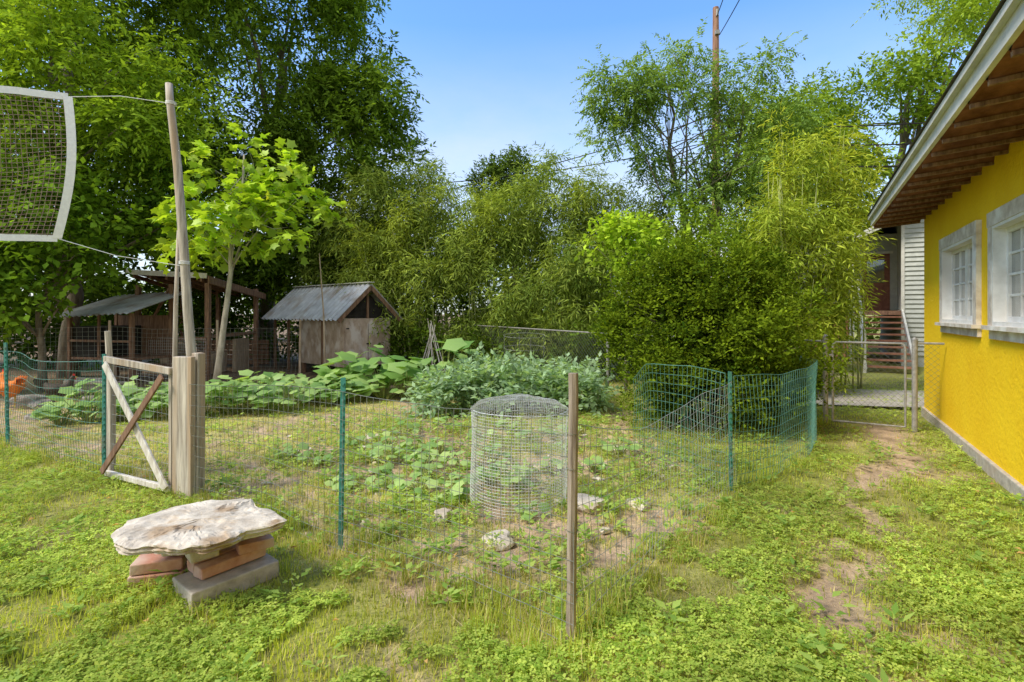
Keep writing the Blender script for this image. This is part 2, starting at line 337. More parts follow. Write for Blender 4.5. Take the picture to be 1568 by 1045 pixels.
# ---------------------------------------------------------------- foliage generator
dia=[(0,0,0),(-.5,.42,.05),(0,1,-.04),(.5,.42,.05)]; dif=[(0,3,2,1)]
GAIN=np.array([1.80,1.60,1.10])
def sphere(n): return nrm(rng.normal(0,1,(n,3)))
def foliage(name,cl,nsp,m,L,W,slen,droop,cA,cB,parent,flat=.8,r0=.35,squash=.8,mat=None,T=dia,F=dif,updir=.2,jc=.25,gain=1.):
    cl=np.array(cl); C=len(cl); n=C*nsp; ci=np.repeat(np.arange(C),nsp)
    u=nrm(sphere(n)+np.array([0,0,updir])); rad=cl[ci,3]*rng.uniform(r0,1,n)
    st=cl[ci,:3]+u*rad[:,None]*np.array([1,1,squash])
    s=nrm(u+.6*rng.normal(0,1,(n,3))+np.array([0,0,-droop])); ln=slen*rng.uniform(.6,1.25,n)
    up=np.array([0,0,1.])
    b=nrm(np.cross(s,up+.4*rng.normal(0,1,(n,3))))
    P=[];D=[];NN=[];CI=[];U=[]
    for j in range(m):
        t=(j+.6)/m; sg=1 if j%2 else -1
        P.append(st+s*(ln*t)[:,None]+np.array([0,0,-.5*droop])*(ln*t*t)[:,None])
        side=b*sg*(.85 if j<m-1 else .1)
        D.append(nrm(s*.6+side+rng.normal(0,.22,(n,3))+np.array([0,0,-.5*droop])))
        NN.append(nrm(up*flat+u*.5+rng.normal(0,.45,(n,3)))); CI.append(ci); U.append(rad/cl[ci,3])
    P=np.concatenate(P);D=np.concatenate(D);NN=np.concatenate(NN);CI=np.concatenate(CI);U=np.concatenate(U)
    k=P[:,2]>.03; P,D,NN,CI,U=P[k],D[k],NN[k],CI[k],U[k]; n=len(P)
    cv=rng.random(C)
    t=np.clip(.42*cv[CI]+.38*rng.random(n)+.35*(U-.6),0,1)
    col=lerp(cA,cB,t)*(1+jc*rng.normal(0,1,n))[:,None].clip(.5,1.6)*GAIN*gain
    sz=rng.uniform(.7,1.2,n)
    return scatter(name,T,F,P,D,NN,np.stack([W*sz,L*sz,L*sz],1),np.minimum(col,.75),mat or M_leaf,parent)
def crown(els,n,rmin,rmax,inner=.45,back=.35):
    out=[];vol=np.array([e[3]*e[4]*e[5] for e in els])**.67; vol/=vol.sum()
    while len(out)<n:
        e=els[rng.choice(len(els),p=vol)]
        u=sphere(1)[0]; r=rng.uniform(inner,1)**.6
        if u[1]>back and rng.random()<.75: continue
        p=np.array(e[:3])+u*r*np.array(e[3:6])
        if p[2]<.2: continue
        out.append((*p,rng.uniform(rmin,rmax)))
    return np.array(out)
def wood(name,base,top,r0,cl,nl,parent,mat=None,wob=.25,z0=.3,rl=.3):
    mb=MB(); base=Vector(base);top=Vector(top); n=9; pts=[]
    for i in range(n):
        t=i/(n-1); p=base.lerp(top,t)
        if 0<i: p+=Vector((rng.normal(0,wob),rng.normal(0,wob),0))*min(1,t*2)*.6
        pts.append(p)
    pts[0].z-=.1
    rad=[r0*(1-.75*i/(n-1))*(1.25 if i==0 else 1) for i in range(n)]
    mb.tube(pts,rad,8)
    for _ in range(nl):
        c=cl[rng.integers(len(cl))]; t=rng.uniform(z0,.95); q=t*(n-1); i=int(q); a=pts[i].lerp(pts[min(i+1,n-1)],q-i)
        e=Vector(c[:3]); md=a.lerp(e,.5)+Vector((rng.normal(0,.15),rng.normal(0,.15),.12*(e-a).length))
        r=rad[i]*rl*2*rng.uniform(.5,1)
        mb.tube([a,a.lerp(md,.5)+Vector((0,0,.05)),md,md.lerp(e,.55)+Vector(rng.normal(0,.08,3)),e],[r,r*.8,r*.6,r*.4,r*.15],5)
    return mb.build(name,[mat or M_bark],parent,smooth=True)

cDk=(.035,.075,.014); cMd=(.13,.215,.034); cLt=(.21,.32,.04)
def tree(name,base,top,r0,els,nc,rr,nsp,m,L,W,slen,droop,cA,cB,nl=14,**kw):
    e=empty(name); cl=crown(els,nc,*rr)
    wood('trunk_and_limbs',base,top,r0,cl,nl,e)
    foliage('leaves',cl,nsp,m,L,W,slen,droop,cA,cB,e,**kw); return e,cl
tree('pecan_tree',(-8.6,18.5,0),(-8.2,18,11),.30,[(-8.8,18,9.5,4.4,3.2,4.9),(-6.0,17.5,6.6,2.7,2.2,3.2),(-8.5,18,13.2,3.4,3,2.8),(-9,17.5,5,3.6,2.2,3),(-4.7,17.4,8.4,1.5,1.2,1.3)],260,(.55,1.1),52,7,.20,.08,.48,.30,cDk,cMd,gain=1.15)
tree('pecan_tree',(-14,16.5,0),(-13.5,16,11),.34,[(-14,16,8.5,5,3,5.5),(-11,15,11,3.6,2.6,3.6),(-17,15,7,4,3,5)],205,(.65,1.2),44,7,.20,.08,.48,.30,cDk,cMd,gain=1.15)
tree('pecan_tree',(-11.2,13.2,0),(-10.6,12.6,8.2),.2,[(-10.2,12.0,6.8,2.8,1.8,2.4),(-8.4,12.2,5.8,1.6,1.3,1.6),(-12.2,11.6,5.6,2.2,1.6,2.6)],100,(.45,.9),44,7,.155,.06,.42,.40,(.07,.14,.02),cLt,gain=1.0)
e=empty('mulberry_shrub'); cl=crown([(-9.9,10.6,3.2,1.9,.9,1.4),(-8.9,12.3,4.2,1.4,.7,1.1),(-10.8,10,2.2,1.6,.9,1.5)],62,.4,.7)
wood('stems',(-9.8,10.9,0),(-9.4,10.6,3.4),.08,cl,16,e)
foliage('leaves',cl,36,5,.17,.10,.4,.3,(.04,.10,.015),(.16,.28,.035),e,gain=.9)
e=empty('hedge'); cl=crown([(-13,15.8,2.6,5,1.0,2.4),(-7,17.6,2.6,4,1.2,2.6),(-3.5,18,2.4,3,1,2.4)],150,.6,1.1)
foliage('leaves',cl,30,5,.22,.11,.4,.3,(.015,.035,.008),(.07,.13,.024),e)
e=empty('background_trees'); els=[]
for i in range(26):
    X_=-48+i*3.9; els.append((X_+rng.normal(0,.6),29+rng.normal(0,1.5),3.2,3,2,3.4+rng.uniform(-.6,.8)))
cl=crown(els,300,1.0,1.7)
foliage('leaves',cl,38,5,.42,.21,.8,.3,(.03,.065,.012),(.13,.21,.04),e)
bro=[(0,.45,.03)];K=10
for i in range(K):
    a=2*math.pi*i/K; r_=.5*(1+.12*math.cos(5*a)); bro.append((r_*math.sin(a),.45-r_*math.cos(a)*(1.15 if math.cos(a)<0 else .9),-.05+.03*math.cos(2*a)))
brf=[(0,1+i,1+(i+1)%K) for i in range(K)]
lob=[(0,.35,.03)]; KL=12
for i in range(KL):
    a=2*math.pi*i/KL; r_=(.60 if i%2==0 else .40)*(1.15 if math.cos(a)<-.3 else .85); lob.append((r_*math.sin(a),.35-r_*math.cos(a),-.06 if i%2==0 else .0))
lof=[(0,1+i,1+(i+1)%KL) for i in range(KL)]
e=empty('young_mulberry_tree'); cl=[]
for a in range(44):
    zt=rng.uniform(2.75,4.9); th=rng.uniform(0,6.28); rr_=rng.uniform(.2,1.3)*(1.15-.25*abs(zt-3.6))
    cl.append((-5.9+rr_*math.cos(th)*1.15+.15*(zt-3),11.2+rr_*math.sin(th)*.9,zt,.33))
cl+=[(-5.7,11.2,5.2,.3),(-4.9,11.1,4.5,.33),(-7.1,11.1,3.6,.33),(-4.8,11.1,3.9,.3)]; cl=np.array(cl)
wood('trunk_and_limbs',(-6.25,11.0,0),(-5.7,11.2,5.0),.075,cl,34,e,M_barkl,wob=.05,z0=.45,rl=.2)
foliage('leaves',cl,6,5,.19,.19,.42,.25,(.12,.23,.025),(.32,.45,.05),e,flat=1.2,mat=M_leafb,T=lob,F=lof,squash=.5)

def bamboo(name,els,nc,rr,nsp,cA,cB,base,nculm,H,L=.19,W=.030,droop=.7,m=6,sl=.42):
    e=empty(name); cl=crown(els,nc,*rr); foliage('leaves',cl,nsp,m,L,W,sl,droop,cA,cB,e,flat=.5)
    mb=MB()
    for i in range(nculm):
        c_=cl[rng.integers(len(cl))]; b0=Vector((c_[0]*.8+base[0]*.2+rng.normal(0,.2),c_[1]+.3,0)); tp=Vector((c_[0],c_[1],min(c_[2]+.8,H)))
        mid=b0.lerp(tp,.5)+Vector((0,0,.35)); mid.x=b0.x*.7+tp.x*.3
        mb.tube([b0,b0.lerp(mid,.5),mid,mid.lerp(tp,.6),tp],[.022,.02,.016,.01,.003],5)
    mb.build('culms',[M_culm],e,smooth=True); return e
M_culm=mat_noise('bamboo_culm',(.22,.28,.07),(.46,.46,.18),12,.6,.1,(1,1,.4))
bamboo('bamboo_thicket',[(-3.2,15.8,3.6,2.1,1.2,2.7),(-4.9,16.6,2.9,1.6,1,2.4),(-.9,15.4,3.2,1.9,1.2,2.3),(1.2,14.8,3.3,1.8,1.2,2.6),(3.0,14.0,2.8,1.4,1,2.5),(-1.8,14.6,2.0,2.6,.8,1.6),(1.2,13.4,1.9,1.6,.8,1.5)],290,(.34,.75),50,(.055,.105,.028),(.23,.31,.085),(-.5,16),60,6,L=.19,W=.034)
bamboo('bamboo_thicket',[(6.2,10.8,3.1,.85,.7,2.1),(5.4,10.2,2.4,.8,.7,1.8),(6.3,10.6,1.5,.5,.5,1.4)],75,(.28,.55),42,(.11,.18,.03),(.30,.37,.07),(6.0,10.8),46,5.6,L=.15,W=.028,sl=.36)
e=empty('bamboo_shoots'); mb=MB(); cl=[]
for i in range(20):
    x0=rng.uniform(5.0,7.3); H=rng.uniform(4.0,6.0)-abs(x0-6.2)*.7; lean=rng.normal(0,.4)
    P=[Vector((x0+lean*t*t,10.8+rng.normal(0,.03),H*t)) for t in np.linspace(0,1,7)]; mb.tube(P,[.018,.017,.015,.012,.009,.006,.002],5)
    for t in np.linspace(.45,1,9): cl.append((x0+lean*t*t+rng.normal(0,.06),10.8+rng.normal(0,.06),H*t,.18))
mb.build('culms',[M_culm],e,smooth=True); foliage('leaves',cl,10,5,.14,.02,.28,.3,(.18,.25,.03),(.38,.43,.08),e)
e=empty('bamboo_shoots'); mb=MB(); cl=[]
for i in range(34):
    x0=rng.uniform(-5.5,3.6); H=rng.uniform(4.6,6.0); lean=rng.normal(0,.6); yb=15.3-.1*x0+rng.normal(0,.4)
    P=[Vector((x0+lean*t**3,yb-.4*t**3,H*(t-.12*t**4))) for t in np.linspace(0,1,8)]; mb.tube(P,[.02,.018,.016,.013,.01,.007,.004,.002],5)
    for t in np.linspace(.6,1,7): cl.append((x0+lean*t**3+rng.normal(0,.08),yb-.4*t**3,H*(t-.12*t**4),.22))
mb.build('culms',[M_culm],e,smooth=True); foliage('leaves',cl,10,6,.18,.028,.36,.5,(.10,.16,.03),(.28,.36,.08),e)
e=empty('undergrowth'); cl=[(rng.uniform(-5,5.2),0,rng.uniform(.2,1.1),rng.uniform(.3,.55)) for _ in range(85)]
cl=np.array(cl); cl[:,1]=13.6-.28*cl[:,0]+rng.normal(0,.5,len(cl))
foliage('leaves',cl,34,5,.13,.06,.3,.2,(.02,.045,.008),(.09,.16,.025),e)
tree('oak_tree',(.2,36,0),(.2,36,11),.3,[(.2,36,10.8,2.4,1.6,1.7),(-1.8,36,9.8,1.5,1.2,1.2)],42,(.5,.9),40,6,.26,.11,.5,.2,(.03,.06,.02),(.09,.15,.04))
e=empty('locust_tree'); cl=crown([(4.4,13.5,6.6,1.9,1.4,1.9),(6.2,13.4,5.6,1.6,1.2,1.5),(2.7,13.3,5.8,1.1,.9,1.0),(4.3,13.5,8.2,1.0,.8,.8),(2.7,13.2,7.2,1.0,.8,.6),(5.2,13.2,4.3,1.7,1,1.0),(6.6,13.4,7.4,1.0,.9,1.0)],92,.30,.55,.3)
wood('stem_a',(4.7,13.6,0),(4.0,13.4,7.6),.10,cl,26,e,M_bark,wob=.14,z0=.42,rl=.25)
wood('stem_b',(4.9,13.6,0),(5.9,13.4,7.0),.09,cl,22,e,M_bark,wob=.14,z0=.42,rl=.25)
foliage('leaves',cl,24,15,.11,.045,.50,.5,(.06,.125,.04),(.18,.28,.09),e,flat=1.1,updir=.1)
tree('elm_tree',(16.5,23,0),(16.8,22,12),.3,[(16,22,8,4.2,2.5,5),(19.5,21.5,11.5,3.6,2.5,4),(12.4,21.5,6.6,2.6,2,3.6),(20.5,20,6,4,3,6)],185,(.6,1.2),42,7,.22,.095,.5,.35,(.055,.115,.017),(.22,.32,.05))
tree('elm_tree',(9.3,19,0),(9.3,18.6,8),.2,[(9.0,18.5,6.2,2.1,1.6,3.0),(11,19,6.6,1.8,1.5,3.2)],85,(.45,.85),40,7,.17,.075,.45,.4,(.06,.12,.018),(.22,.32,.05))
tree('honey_locust_tree',(15.5,15.5,0),(13.8,13.5,9.0),.2,[(13.2,13.5,9.6,2.6,1.6,1.5),(11.0,13.2,9.3,1.4,1.2,.9),(14.2,13.8,7.6,1.6,1.2,1.4)],50,(.35,.65),20,13,.12,.045,.55,.5,(.09,.16,.025),(.25,.35,.065),flat=1.1)
e=empty('evergreen_shrub'); cl=crown([(2.8,7.7,1.2,1.1,.85,1.2),(3.55,7.4,1.0,.75,.75,1.0),(2.2,7.9,1.4,.75,.7,.9),(3.0,8.1,2.0,.75,.7,.7),(2.65,7.9,2.6,.28,.3,.35),(3.7,8.0,1.9,.40,.4,.7),(2.6,6.95,.7,.75,.5,.65),(3.35,6.85,.8,.6,.5,.75),(1.9,7.3,.7,.4,.4,.6)],180,.14,.36,.6)
wood('stems',(3,7.8,0),(2.9,7.8,2.5),.05,cl,30,e,wob=.06,z0=.05)
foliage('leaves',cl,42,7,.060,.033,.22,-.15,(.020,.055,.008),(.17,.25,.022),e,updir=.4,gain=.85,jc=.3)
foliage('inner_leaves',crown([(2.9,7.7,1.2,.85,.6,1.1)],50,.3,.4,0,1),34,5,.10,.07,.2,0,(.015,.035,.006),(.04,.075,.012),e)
e=empty('mulberry_sapling'); cl=crown([(2.2,10.4,2.9,.6,.5,.75),(2.9,10.3,2.6,.6,.4,.5)],24,.2,.35)
wood('stems',(2.3,10.6,0),(2.3,10.4,3.2),.035,cl,12,e,wob=.05)
foliage('leaves',cl,20,4,.13,.085,.25,.3,(.13,.23,.03),(.28,.41,.05),e)
e=empty('mixed_shrubs'); cl=crown([(4.4,10.5,1.8,1.1,.8,1.5),(5.1,9.8,1.3,.7,.6,1.1),(3.6,11.5,2.6,1.5,.8,1.4)],70,.3,.5)
foliage('leaves',cl,38,6,.10,.05,.25,.2,(.05,.10,.015),(.19,.29,.04),e)

# ---------------------------------------------------------------- garden plants
def squash(name,cent,nl,size,h,cA,cB,spread):
    e=empty(name); mb=MB(); P=[];D=[];NN=[];S=[]
    for cx,cy_ in cent:
        ks=rng.uniform(.55,1.3)
        for i in range(nl):
            th=rng.uniform(0,6.28); r_=spread*ks*rng.uniform(.15,1); z_=h*ks*rng.uniform(.45,1.1)*(1.1-.35*r_/spread)
            t=Vector((cx+r_*math.cos(th),cy_+r_*math.sin(th),z_)); b0=Vector((cx+.2*r_*math.cos(th),cy_+.2*r_*math.sin(th),-.01))
            mb.tube([b0,b0.lerp(t,.5)+Vector((0,0,.04)),t],[.006,.005,.003],4)
            P.append(t); D.append((math.cos(th),math.sin(th),rng.uniform(-.4,.15))); NN.append((.35*math.cos(th)+rng.normal(0,.25),.35*math.sin(th)+rng.normal(0,.25)-.45,1)); S.append(size*rng.uniform(.5,1.15)*(.7+.3*ks))
    mb.build('stalks',[M_culm],e); P=np.array(P);S=np.array(S)
    col=lerp(cA,cB,rng.random(len(P)))
    scatter('leaves',bro,brf,P-nrm(np.array(D))*(S*.2)[:,None],np.array(D),np.array(NN),S,col,M_leafb,e)
row=[(-6.6+t*4.2+rng.normal(0,.12),7.9+t*2.0+rng.normal(0,.3)) for t in np.linspace(0,1,18)]+[(-6.0+t*3.2,7.5+t*1.7+rng.normal(0,.15)) for t in np.linspace(0,1,9)]
squash('squash_plants',row,42,.19,.46,(.18,.32,.09),(.44,.58,.21),.44)
squash('pumpkin_plants',[(-2.9,10.4),(-2.3,10.8),(-1.8,10.5),(-3.4,10.1),(-1.3,10.2),(-2.0,9.9)],24,.37,.78,(.15,.30,.07),(.38,.54,.17),.55)
small=[(-1.35,5.6),(-.95,5.3),(-.55,5.0),(-.95,4.75),(-.5,4.6),(-1.3,5.05),(-.2,5.6),(-.7,5.9),(.1,4.7),(.6,6.0),(-2.4,5.9),(-1.9,6.1),(-2.0,5.4),(-.3,6.6),(.9,5.3),(-1.4,6.6),(.2,6.4),(-.62,4.35),(-1.6,5.9),(-1.1,6.0),(-.1,5.1),(.35,5.2),(-.75,7.3),(0,7.2),(.8,6.9),(-1.5,7.4),(-1.6,4.7),(.2,4.05),(1.2,5.9),(-.3,4.9),(-.75,5.15),(-1.15,4.85),(-1.05,5.6),(-.4,5.35)]
small=[(a+rng.normal(0,.08),b+rng.normal(0,.08)) for a,b in small]
squash('seedling_squash_plants',small,13,.105,.16,(.22,.38,.10),(.50,.64,.22),.19)
e=empty('artichoke_plants'); cl=[]
for i in range(85):
    xx_=rng.uniform(-1.35,1.4); cl.append((xx_,rng.uniform(8.1,10),rng.uniform(.10,.57)*(1-.15*abs(xx_)),rng.uniform(.15,.28)))
foliage('leaves',cl,15,9,.12,.068,.36,.25,(.10,.18,.14),(.25,.37,.30),e,updir=.7,flat=1,mat=M_leafb)

# ---------------------------------------------------------------- stones
def stones(name,lst,mat):
    import bmesh
    mb=MB()
    for (x_,y_,sx,sy,sz) in lst:
        bm=bmesh.new(); bmesh.ops.create_icosphere(bm,subdivisions=3,radius=1)
        ph=rng.uniform(0,50); R=Matrix.Rotation(rng.uniform(0,3),3,'Z')
        vs=[]
        for v in bm.verts:
            k_=1+.45*mn.noise(v.co*1.1+Vector((ph,0,0)))+.15*mn.noise(v.co*3+Vector((ph,0,0)))
            q=v.co*k_; q.x=max(-.8,min(.85,q.x)); q.z=max(-.7,min(.72,q.z)); vs.append(R@Vector((q.x*sx,q.y*sy,q.z*sz))+Vector((x_,y_,sz*.25+hz(x_,y_))))
        mb.add(vs,[[v.index for v in f.verts] for f in bm.faces]); bm.free()
    return mb.build(name,[mat])
for s_ in [(-.54,4.0,.085,.07,.085),(-.1,3.62,.14,.09,.05),(1.25,6.0,.22,.12,.08),(.62,4.3,.17,.13,.08),(1.05,4.35,.12,.08,.04),(-1.6,5.0,.12,.09,.04),(.3,5.4,.1,.08,.05),(-1.75,6.6,.14,.1,.05),(.5,6.9,.12,.1,.04)]:
    stones('garden_stone',[s_],M_rock)
for s_ in [(-8.6,9.3,.28,.2,.16),(-8.1,9.0,.2,.15,.12),(-7.2,7.9,.14,.12,.08),(-7.7,9.6,.2,.15,.1)]: stones('yard_rock',[s_],M_rockd)
peb=[(rng.uniform(-3,1.8),rng.uniform(3.8,7.5),*(rng.uniform(.015,.05,2)),rng.uniform(.01,.03)) for _ in range(110)]
stones('pebbles',[p_ for p_ in peb if inpoly(np.array([p_[0]]),np.array([p_[1]]),GARD)[0]],M_rock)

# ---------------------------------------------------------------- stone bench (slab on bricks)
e=empty('stone_slab_on_bricks')
ang=math.atan2(.39,.31)
def fr(x,y,z,a): return Matrix.Translation((x,y,z))@Matrix.Rotation(a,4,'Z')
mb=MB(); mb.M=fr(-1.73,2.81,-.01,ang); mb.box((0,0,0),(.50,.28,.10),jit=.006); mb.build('concrete_cap',[M_conc],e,bevel=.008)
mb=MB(); mb.M=fr(-1.735,2.88,.092,ang+.06); mb.box((.04,.04,0),(.42,.14,.065),jit=.005); mb.box((.05,.16,0.001),(.40,.25,.063),jit=.005)
mb.M=fr(-2.23,3.02,-.01,.30); mb.box((0,0,0),(.29,.20,.075),jit=.005); mb.box((.012,.008,.078),(.28,.19,.15),jit=.006)
mb.M=fr(-1.62,3.10,.157,ang-.2); mb.box((.0,.0,0),(.2,.1,.06),jit=.005)
mb.M=fr(-2.1,3.3,-.01,.6); mb.box((0,0,0),(.2,.1,.27),jit=.004)
mb.build('bricks',[M_brick],e,bevel=.007)
mb=MB(); mb.M=fr(-1.84,2.98,.16,ang-.15); mb.box((0,0,0),(.15,.11,.16),jit=.01)
mb.M=fr(-1.62,3.16,.22,ang); mb.box((0,0,0),(.13,.1,.10),jit=.01); mb.M=fr(-2.08,3.08,.145,.4); mb.box((0,0,0),(.16,.13,.175),jit=.01)
mb.build('support_stones',[M_lime],e,bevel=.012)
def slab(parent):
    PO=[(-2.24,2.93),(-2.27,3.10),(-2.13,3.38),(-1.98,3.47),(-1.86,3.45),(-1.74,3.47),(-1.60,3.31),(-1.52,3.28),(-1.34,3.10),(-1.38,3.02),(-1.50,2.94),(-1.50,2.83),(-1.60,2.72),(-1.66,2.735),(-1.78,2.71),(-1.90,2.75),(-2.02,2.72),(-2.12,2.80)]
    PO=PO[::-1]; n=160; P2=PO+[PO[0]]; cum=[0]
    for a,b in zip(P2[:-1],P2[1:]): cum.append(cum[-1]+math.hypot(b[0]-a[0],b[1]-a[1]))
    t=np.arange(n)/n*cum[-1]; px=np.interp(t,cum,[q[0] for q in P2]); py=np.interp(t,cum,[q[1] for q in P2])
    px+=np.array([.010*mn.noise(Vector((a*22,0,0))) for a in t]); py+=np.array([.010*mn.noise(Vector((a*22,9,0))) for a in t])
    cx,cy_=px.mean(),py.mean(); vs=[(cx,cy_,.392)];fs=[]
    lay=[(.10,.392),(.2,.392),(.3,.392),(.4,.392),(.48,.392),(.56,.392),(.64,.391),(.71,.390),(.78,.390),(.84,.388),(.90,.386),(.95,.382),(.985,.376),(1.0,.367),(.975,.362),(.97,.354),(.995,.350),(.985,.342),(.95,.339),(.955,.330),(.97,.327),(.93,.319),(.4,.318)]
    for li,(k_,z_) in enumerate(lay):
        for i in range(n):
            dx,dy=px[i]-cx,py[i]-cy_; q=Vector((cx+dx*k_,cy_+dy*k_,z_))
            q.z+=mn.noise(Vector((q.x*3,q.y*3,0)))*.012+mn.noise(Vector((q.x*18,q.y*18,3)))*.004
            if li<13:
                st=mn.noise(Vector((q.x*4.5+5,q.y*4.5,7)))+.35*mn.noise(Vector((q.x*17,q.y*17,7))); q.z-= .007 if st>.10 else 0; q.z-=.006 if st>.28 else 0; q.z-=.005 if st<-.25 else 0
            if li>=11:
                w_=mn.noise(Vector((px[i]*8,py[i]*8,z_*40)))*.024+mn.noise(Vector((px[i]*30,py[i]*30,z_*70)))*.010
                r_=math.hypot(dx,dy); q.x+=w_*dx/r_; q.y+=w_*dy/r_
            q.z+=.012*(q.x-cx)-.02*(q.y-cy_)
            vs.append(q)
    for i in range(n): fs.append((0,1+i,1+(i+1)%n))
    for li in range(len(lay)-1):
        for i in range(n):
            a=1+li*n+i;b=1+li*n+(i+1)%n; fs.append((a,a+n,b+n,b))
    fs.append(tuple(1+(len(lay)-1)*n+i for i in range(n))[::-1])
    mb=MB(); mb.add(vs,fs); mb.build('limestone_slab',[M_lime],parent)
slab(e)

# ---------------------------------------------------------------- fences
def path_pts(P,step):
    P=np.array(P,float); s=np.hypot(*np.diff(P[:,:2],axis=0).T); c_=np.concatenate([[0],np.cumsum(s)]); n=max(2,int(c_[-1]/step)); t=np.linspace(0,c_[-1],n+1)
    return [tuple(np.interp(t_,c_,P[:,k_]) for k_ in range(P.shape[1])) for t_ in t], c_[-1]
def wire_fence(name,P,mat,cw=.06,ch=.10,r=.0016,wob=.02,parent=None,z0=.03):
    mb=MB(); ph=rng.uniform(0,50)
    def W(x,y,z):
        o=Vector((x*1.3,y*1.3,z*1.5+ph)); return Vector((x+wob*mn.noise(o),y+wob*2*mn.noise(o+Vector((9,0,0))),z+wob*.8*mn.noise(o+Vector((0,9,0)))))
    V,Ln=path_pts(P,cw)
    for x,y,zt in V:
        g=hz(x,y)+z0
        mb.tube([W(x,y,g+(zt-g)*t) for t in (0,.33,.66,1)],r,3,cap=False)
    H,_=path_pts(P,.12); zt0=max(p[2] for p in P); k_=int(zt0/ch)
    for i in range(k_+1):
        t=i/k_; mb.tube([W(x,y,hz(x,y)+z0+(zt-hz(x,y)-z0)*t) for x,y,zt in H],r*(1.5 if i in(0,k_) else 1),3,cap=False)
    return mb.build(name,[mat],parent)
e=empty('garden_wire_fence')
wire_fence('wire_a',[(-2.78,4.52,1.0),(-1.17,3.54,1.08),(-.4,3.02,1.04),(.29,2.5,1.10)],M_rust,r=.0017,parent=e,wob=.03)
wire_fence('wire_b',[(.31,2.53,1.06),(.75,3.1,.92),(1.2,3.75,.92),(1.95,4.63,1.02)],M_rust,r=.0017,wob=.06,parent=e)
wire_fence('wire_c',[(1.97,4.66,1.04),(2.6,5.1,1.0),(3.2,5.7,1.0),(3.75,6.4,1.02),(3.95,7.1,1.0)],M_wire,r=.0022,parent=e,wob=.04)
wire_fence('wire_d',[(1.93,4.7,1.05),(1.75,5.2,1.08),(1.5,5.75,1.02),(1.42,6.15,.82)],M_wire,r=.0022,parent=e,wob=.05)
wire_fence('wire_e',[(-4.02,5.12,1.12),(-5.0,5.7,1.08),(-6.18,6.4,1.12),(-7.6,7.2,1.1),(-9.2,8.1,1.1)],M_wire,r=.002,parent=e,wob=.04)
def tpost(x,y,h,lx=0,ly=0):
    mb=MB(); b0=Vector((x,y,-.1)); t=Vector((x+lx,y+ly,h))
    mb.beam(b0,t,.034,.006,up=(0,1,0)); mb.beam(b0+Vector((0,.016,0)),t+Vector((0,.016,0)),.006,.028,up=(0,1,0))
    z=.12
    while z<h-.03:
        c_=b0.lerp(t,(z+.1)/(h+.1)); mb.box((c_.x-.009,c_.y-.014,z),(c_.x+.009,c_.y-.002,z+.014)); z+=.055
    return mb.build('steel_fence_post',[M_green])
tpost(-1.17,3.56,1.16,.02); tpost(1.95,4.65,1.08,-.01); tpost(-4.0,5.12,1.20,.0); tpost(-6.18,6.4,1.24,-.03); tpost(3.95,7.15,1.02)
mb=MB(); zs=np.linspace(-.1,1.31,16)
mb.tube([(.285+.010*z+.006*mn.noise(Vector((0,0,z*4))),2.53+.006*mn.noise(Vector((4,0,z*4))),z) for z in zs],[.025+.003*mn.noise(Vector((0,7,z*6))) for z in zs],8)
for z in (.25,.55,.85,1.02): mb.tube([(.29+.029*math.cos(a),2.53+.029*math.sin(a),z+.004*math.sin(a*2)) for a in np.linspace(0,6.28,9)],.0016,3,1,cap=False)
mb.build('wooden_fence_stake',[M_stake,M_rust])
mb=MB(); mb.tube([(-4.1,5.35,-.1),(-4.08,5.33,.7),(-4.1,5.3,1.42)],[.035,.033,.028],7); mb.build('wooden_fence_stake',[M_woodg])
e=empty('garden_gate')
mb=MB(); mb.M=fr(-2.87,4.57,0,-.35); mb.box((-.115,-.022,-.1),(.115,.022,1.22),jit=.008); mb.box((.05,.03,-.1),(.125,.11,1.25),jit=.004); mb.build('plank_post',[M_woodg],e,bevel=.006)
ga=Vector((-3.90,5.05,0)); gb=Vector((-2.98,4.62,0)); gd=(gb-ga).normalized(); gn=Vector((gd.y,-gd.x,0))
mb=MB()
def G(t,z,o=0):
    p_=ga.lerp(gb,t)+gn*o; p_.z=z; return p_
mb.beam(G(.03,.06),G(.03,1.18),.07,.035,0,up=gn)
mb.beam(G(.0,1.16,.03),G(1,1.09,.03),.035,.06,0,up=(0,0,1)); mb.beam(G(.02,.07,.03),G(.97,.05,.03),.035,.05,1,up=(0,0,1))
mb.beam(G(.05,1.12,.062),G(.97,.06,.062),.075,.02,1,up=gn)
mb.beam(G(.97,1.05,.095),G(.07,.10,.095),.06,.02,2,up=gn)
mb.beam(G(.95,.05),G(.95,1.08),.04,.03,0,up=gn)
mb.build('gate_frame',[M_woodg,M_woodw,M_woodbr],e,bevel=.004)
wire_fence('gate_wire',[(ga.x,ga.y+.0,1.1),(gb.x,gb.y,1.05)],M_wireg,r=.0015,parent=e,wob=.01,z0=.08)
mb=MB(); cx,cy_=.05,4.38; RX,RY,HC=.40,.34,.80
def C(a,z):
    k_=1+.035*math.sin(3*a+z*2)+.03*mn.noise(Vector((math.cos(a)*2,math.sin(a)*2,z*3))); return Vector((cx+RX*k_*math.cos(a),cy_+RY*k_*math.sin(a),z+.015*math.sin(2*a)*z))
A=np.linspace(0,2*math.pi,97)
for a in A[:-1]: mb.tube([C(a,z) for z in (.02,.22,.42,.62,HC)],.0013,3,cap=False)
for z in np.linspace(.02,HC,32): mb.tube([C(a,z) for a in A],.0013 if z<HC-.01 else .003,3,cap=False)
def D_(u,v):
    r_=min(1,math.hypot(u,v)); zz=HC+.10*math.sqrt(max(0,1-r_*r_))+.02*mn.noise(Vector((u*3,v*3,0)))
    return Vector((cx+RX*u,cy_+RY*v,zz))
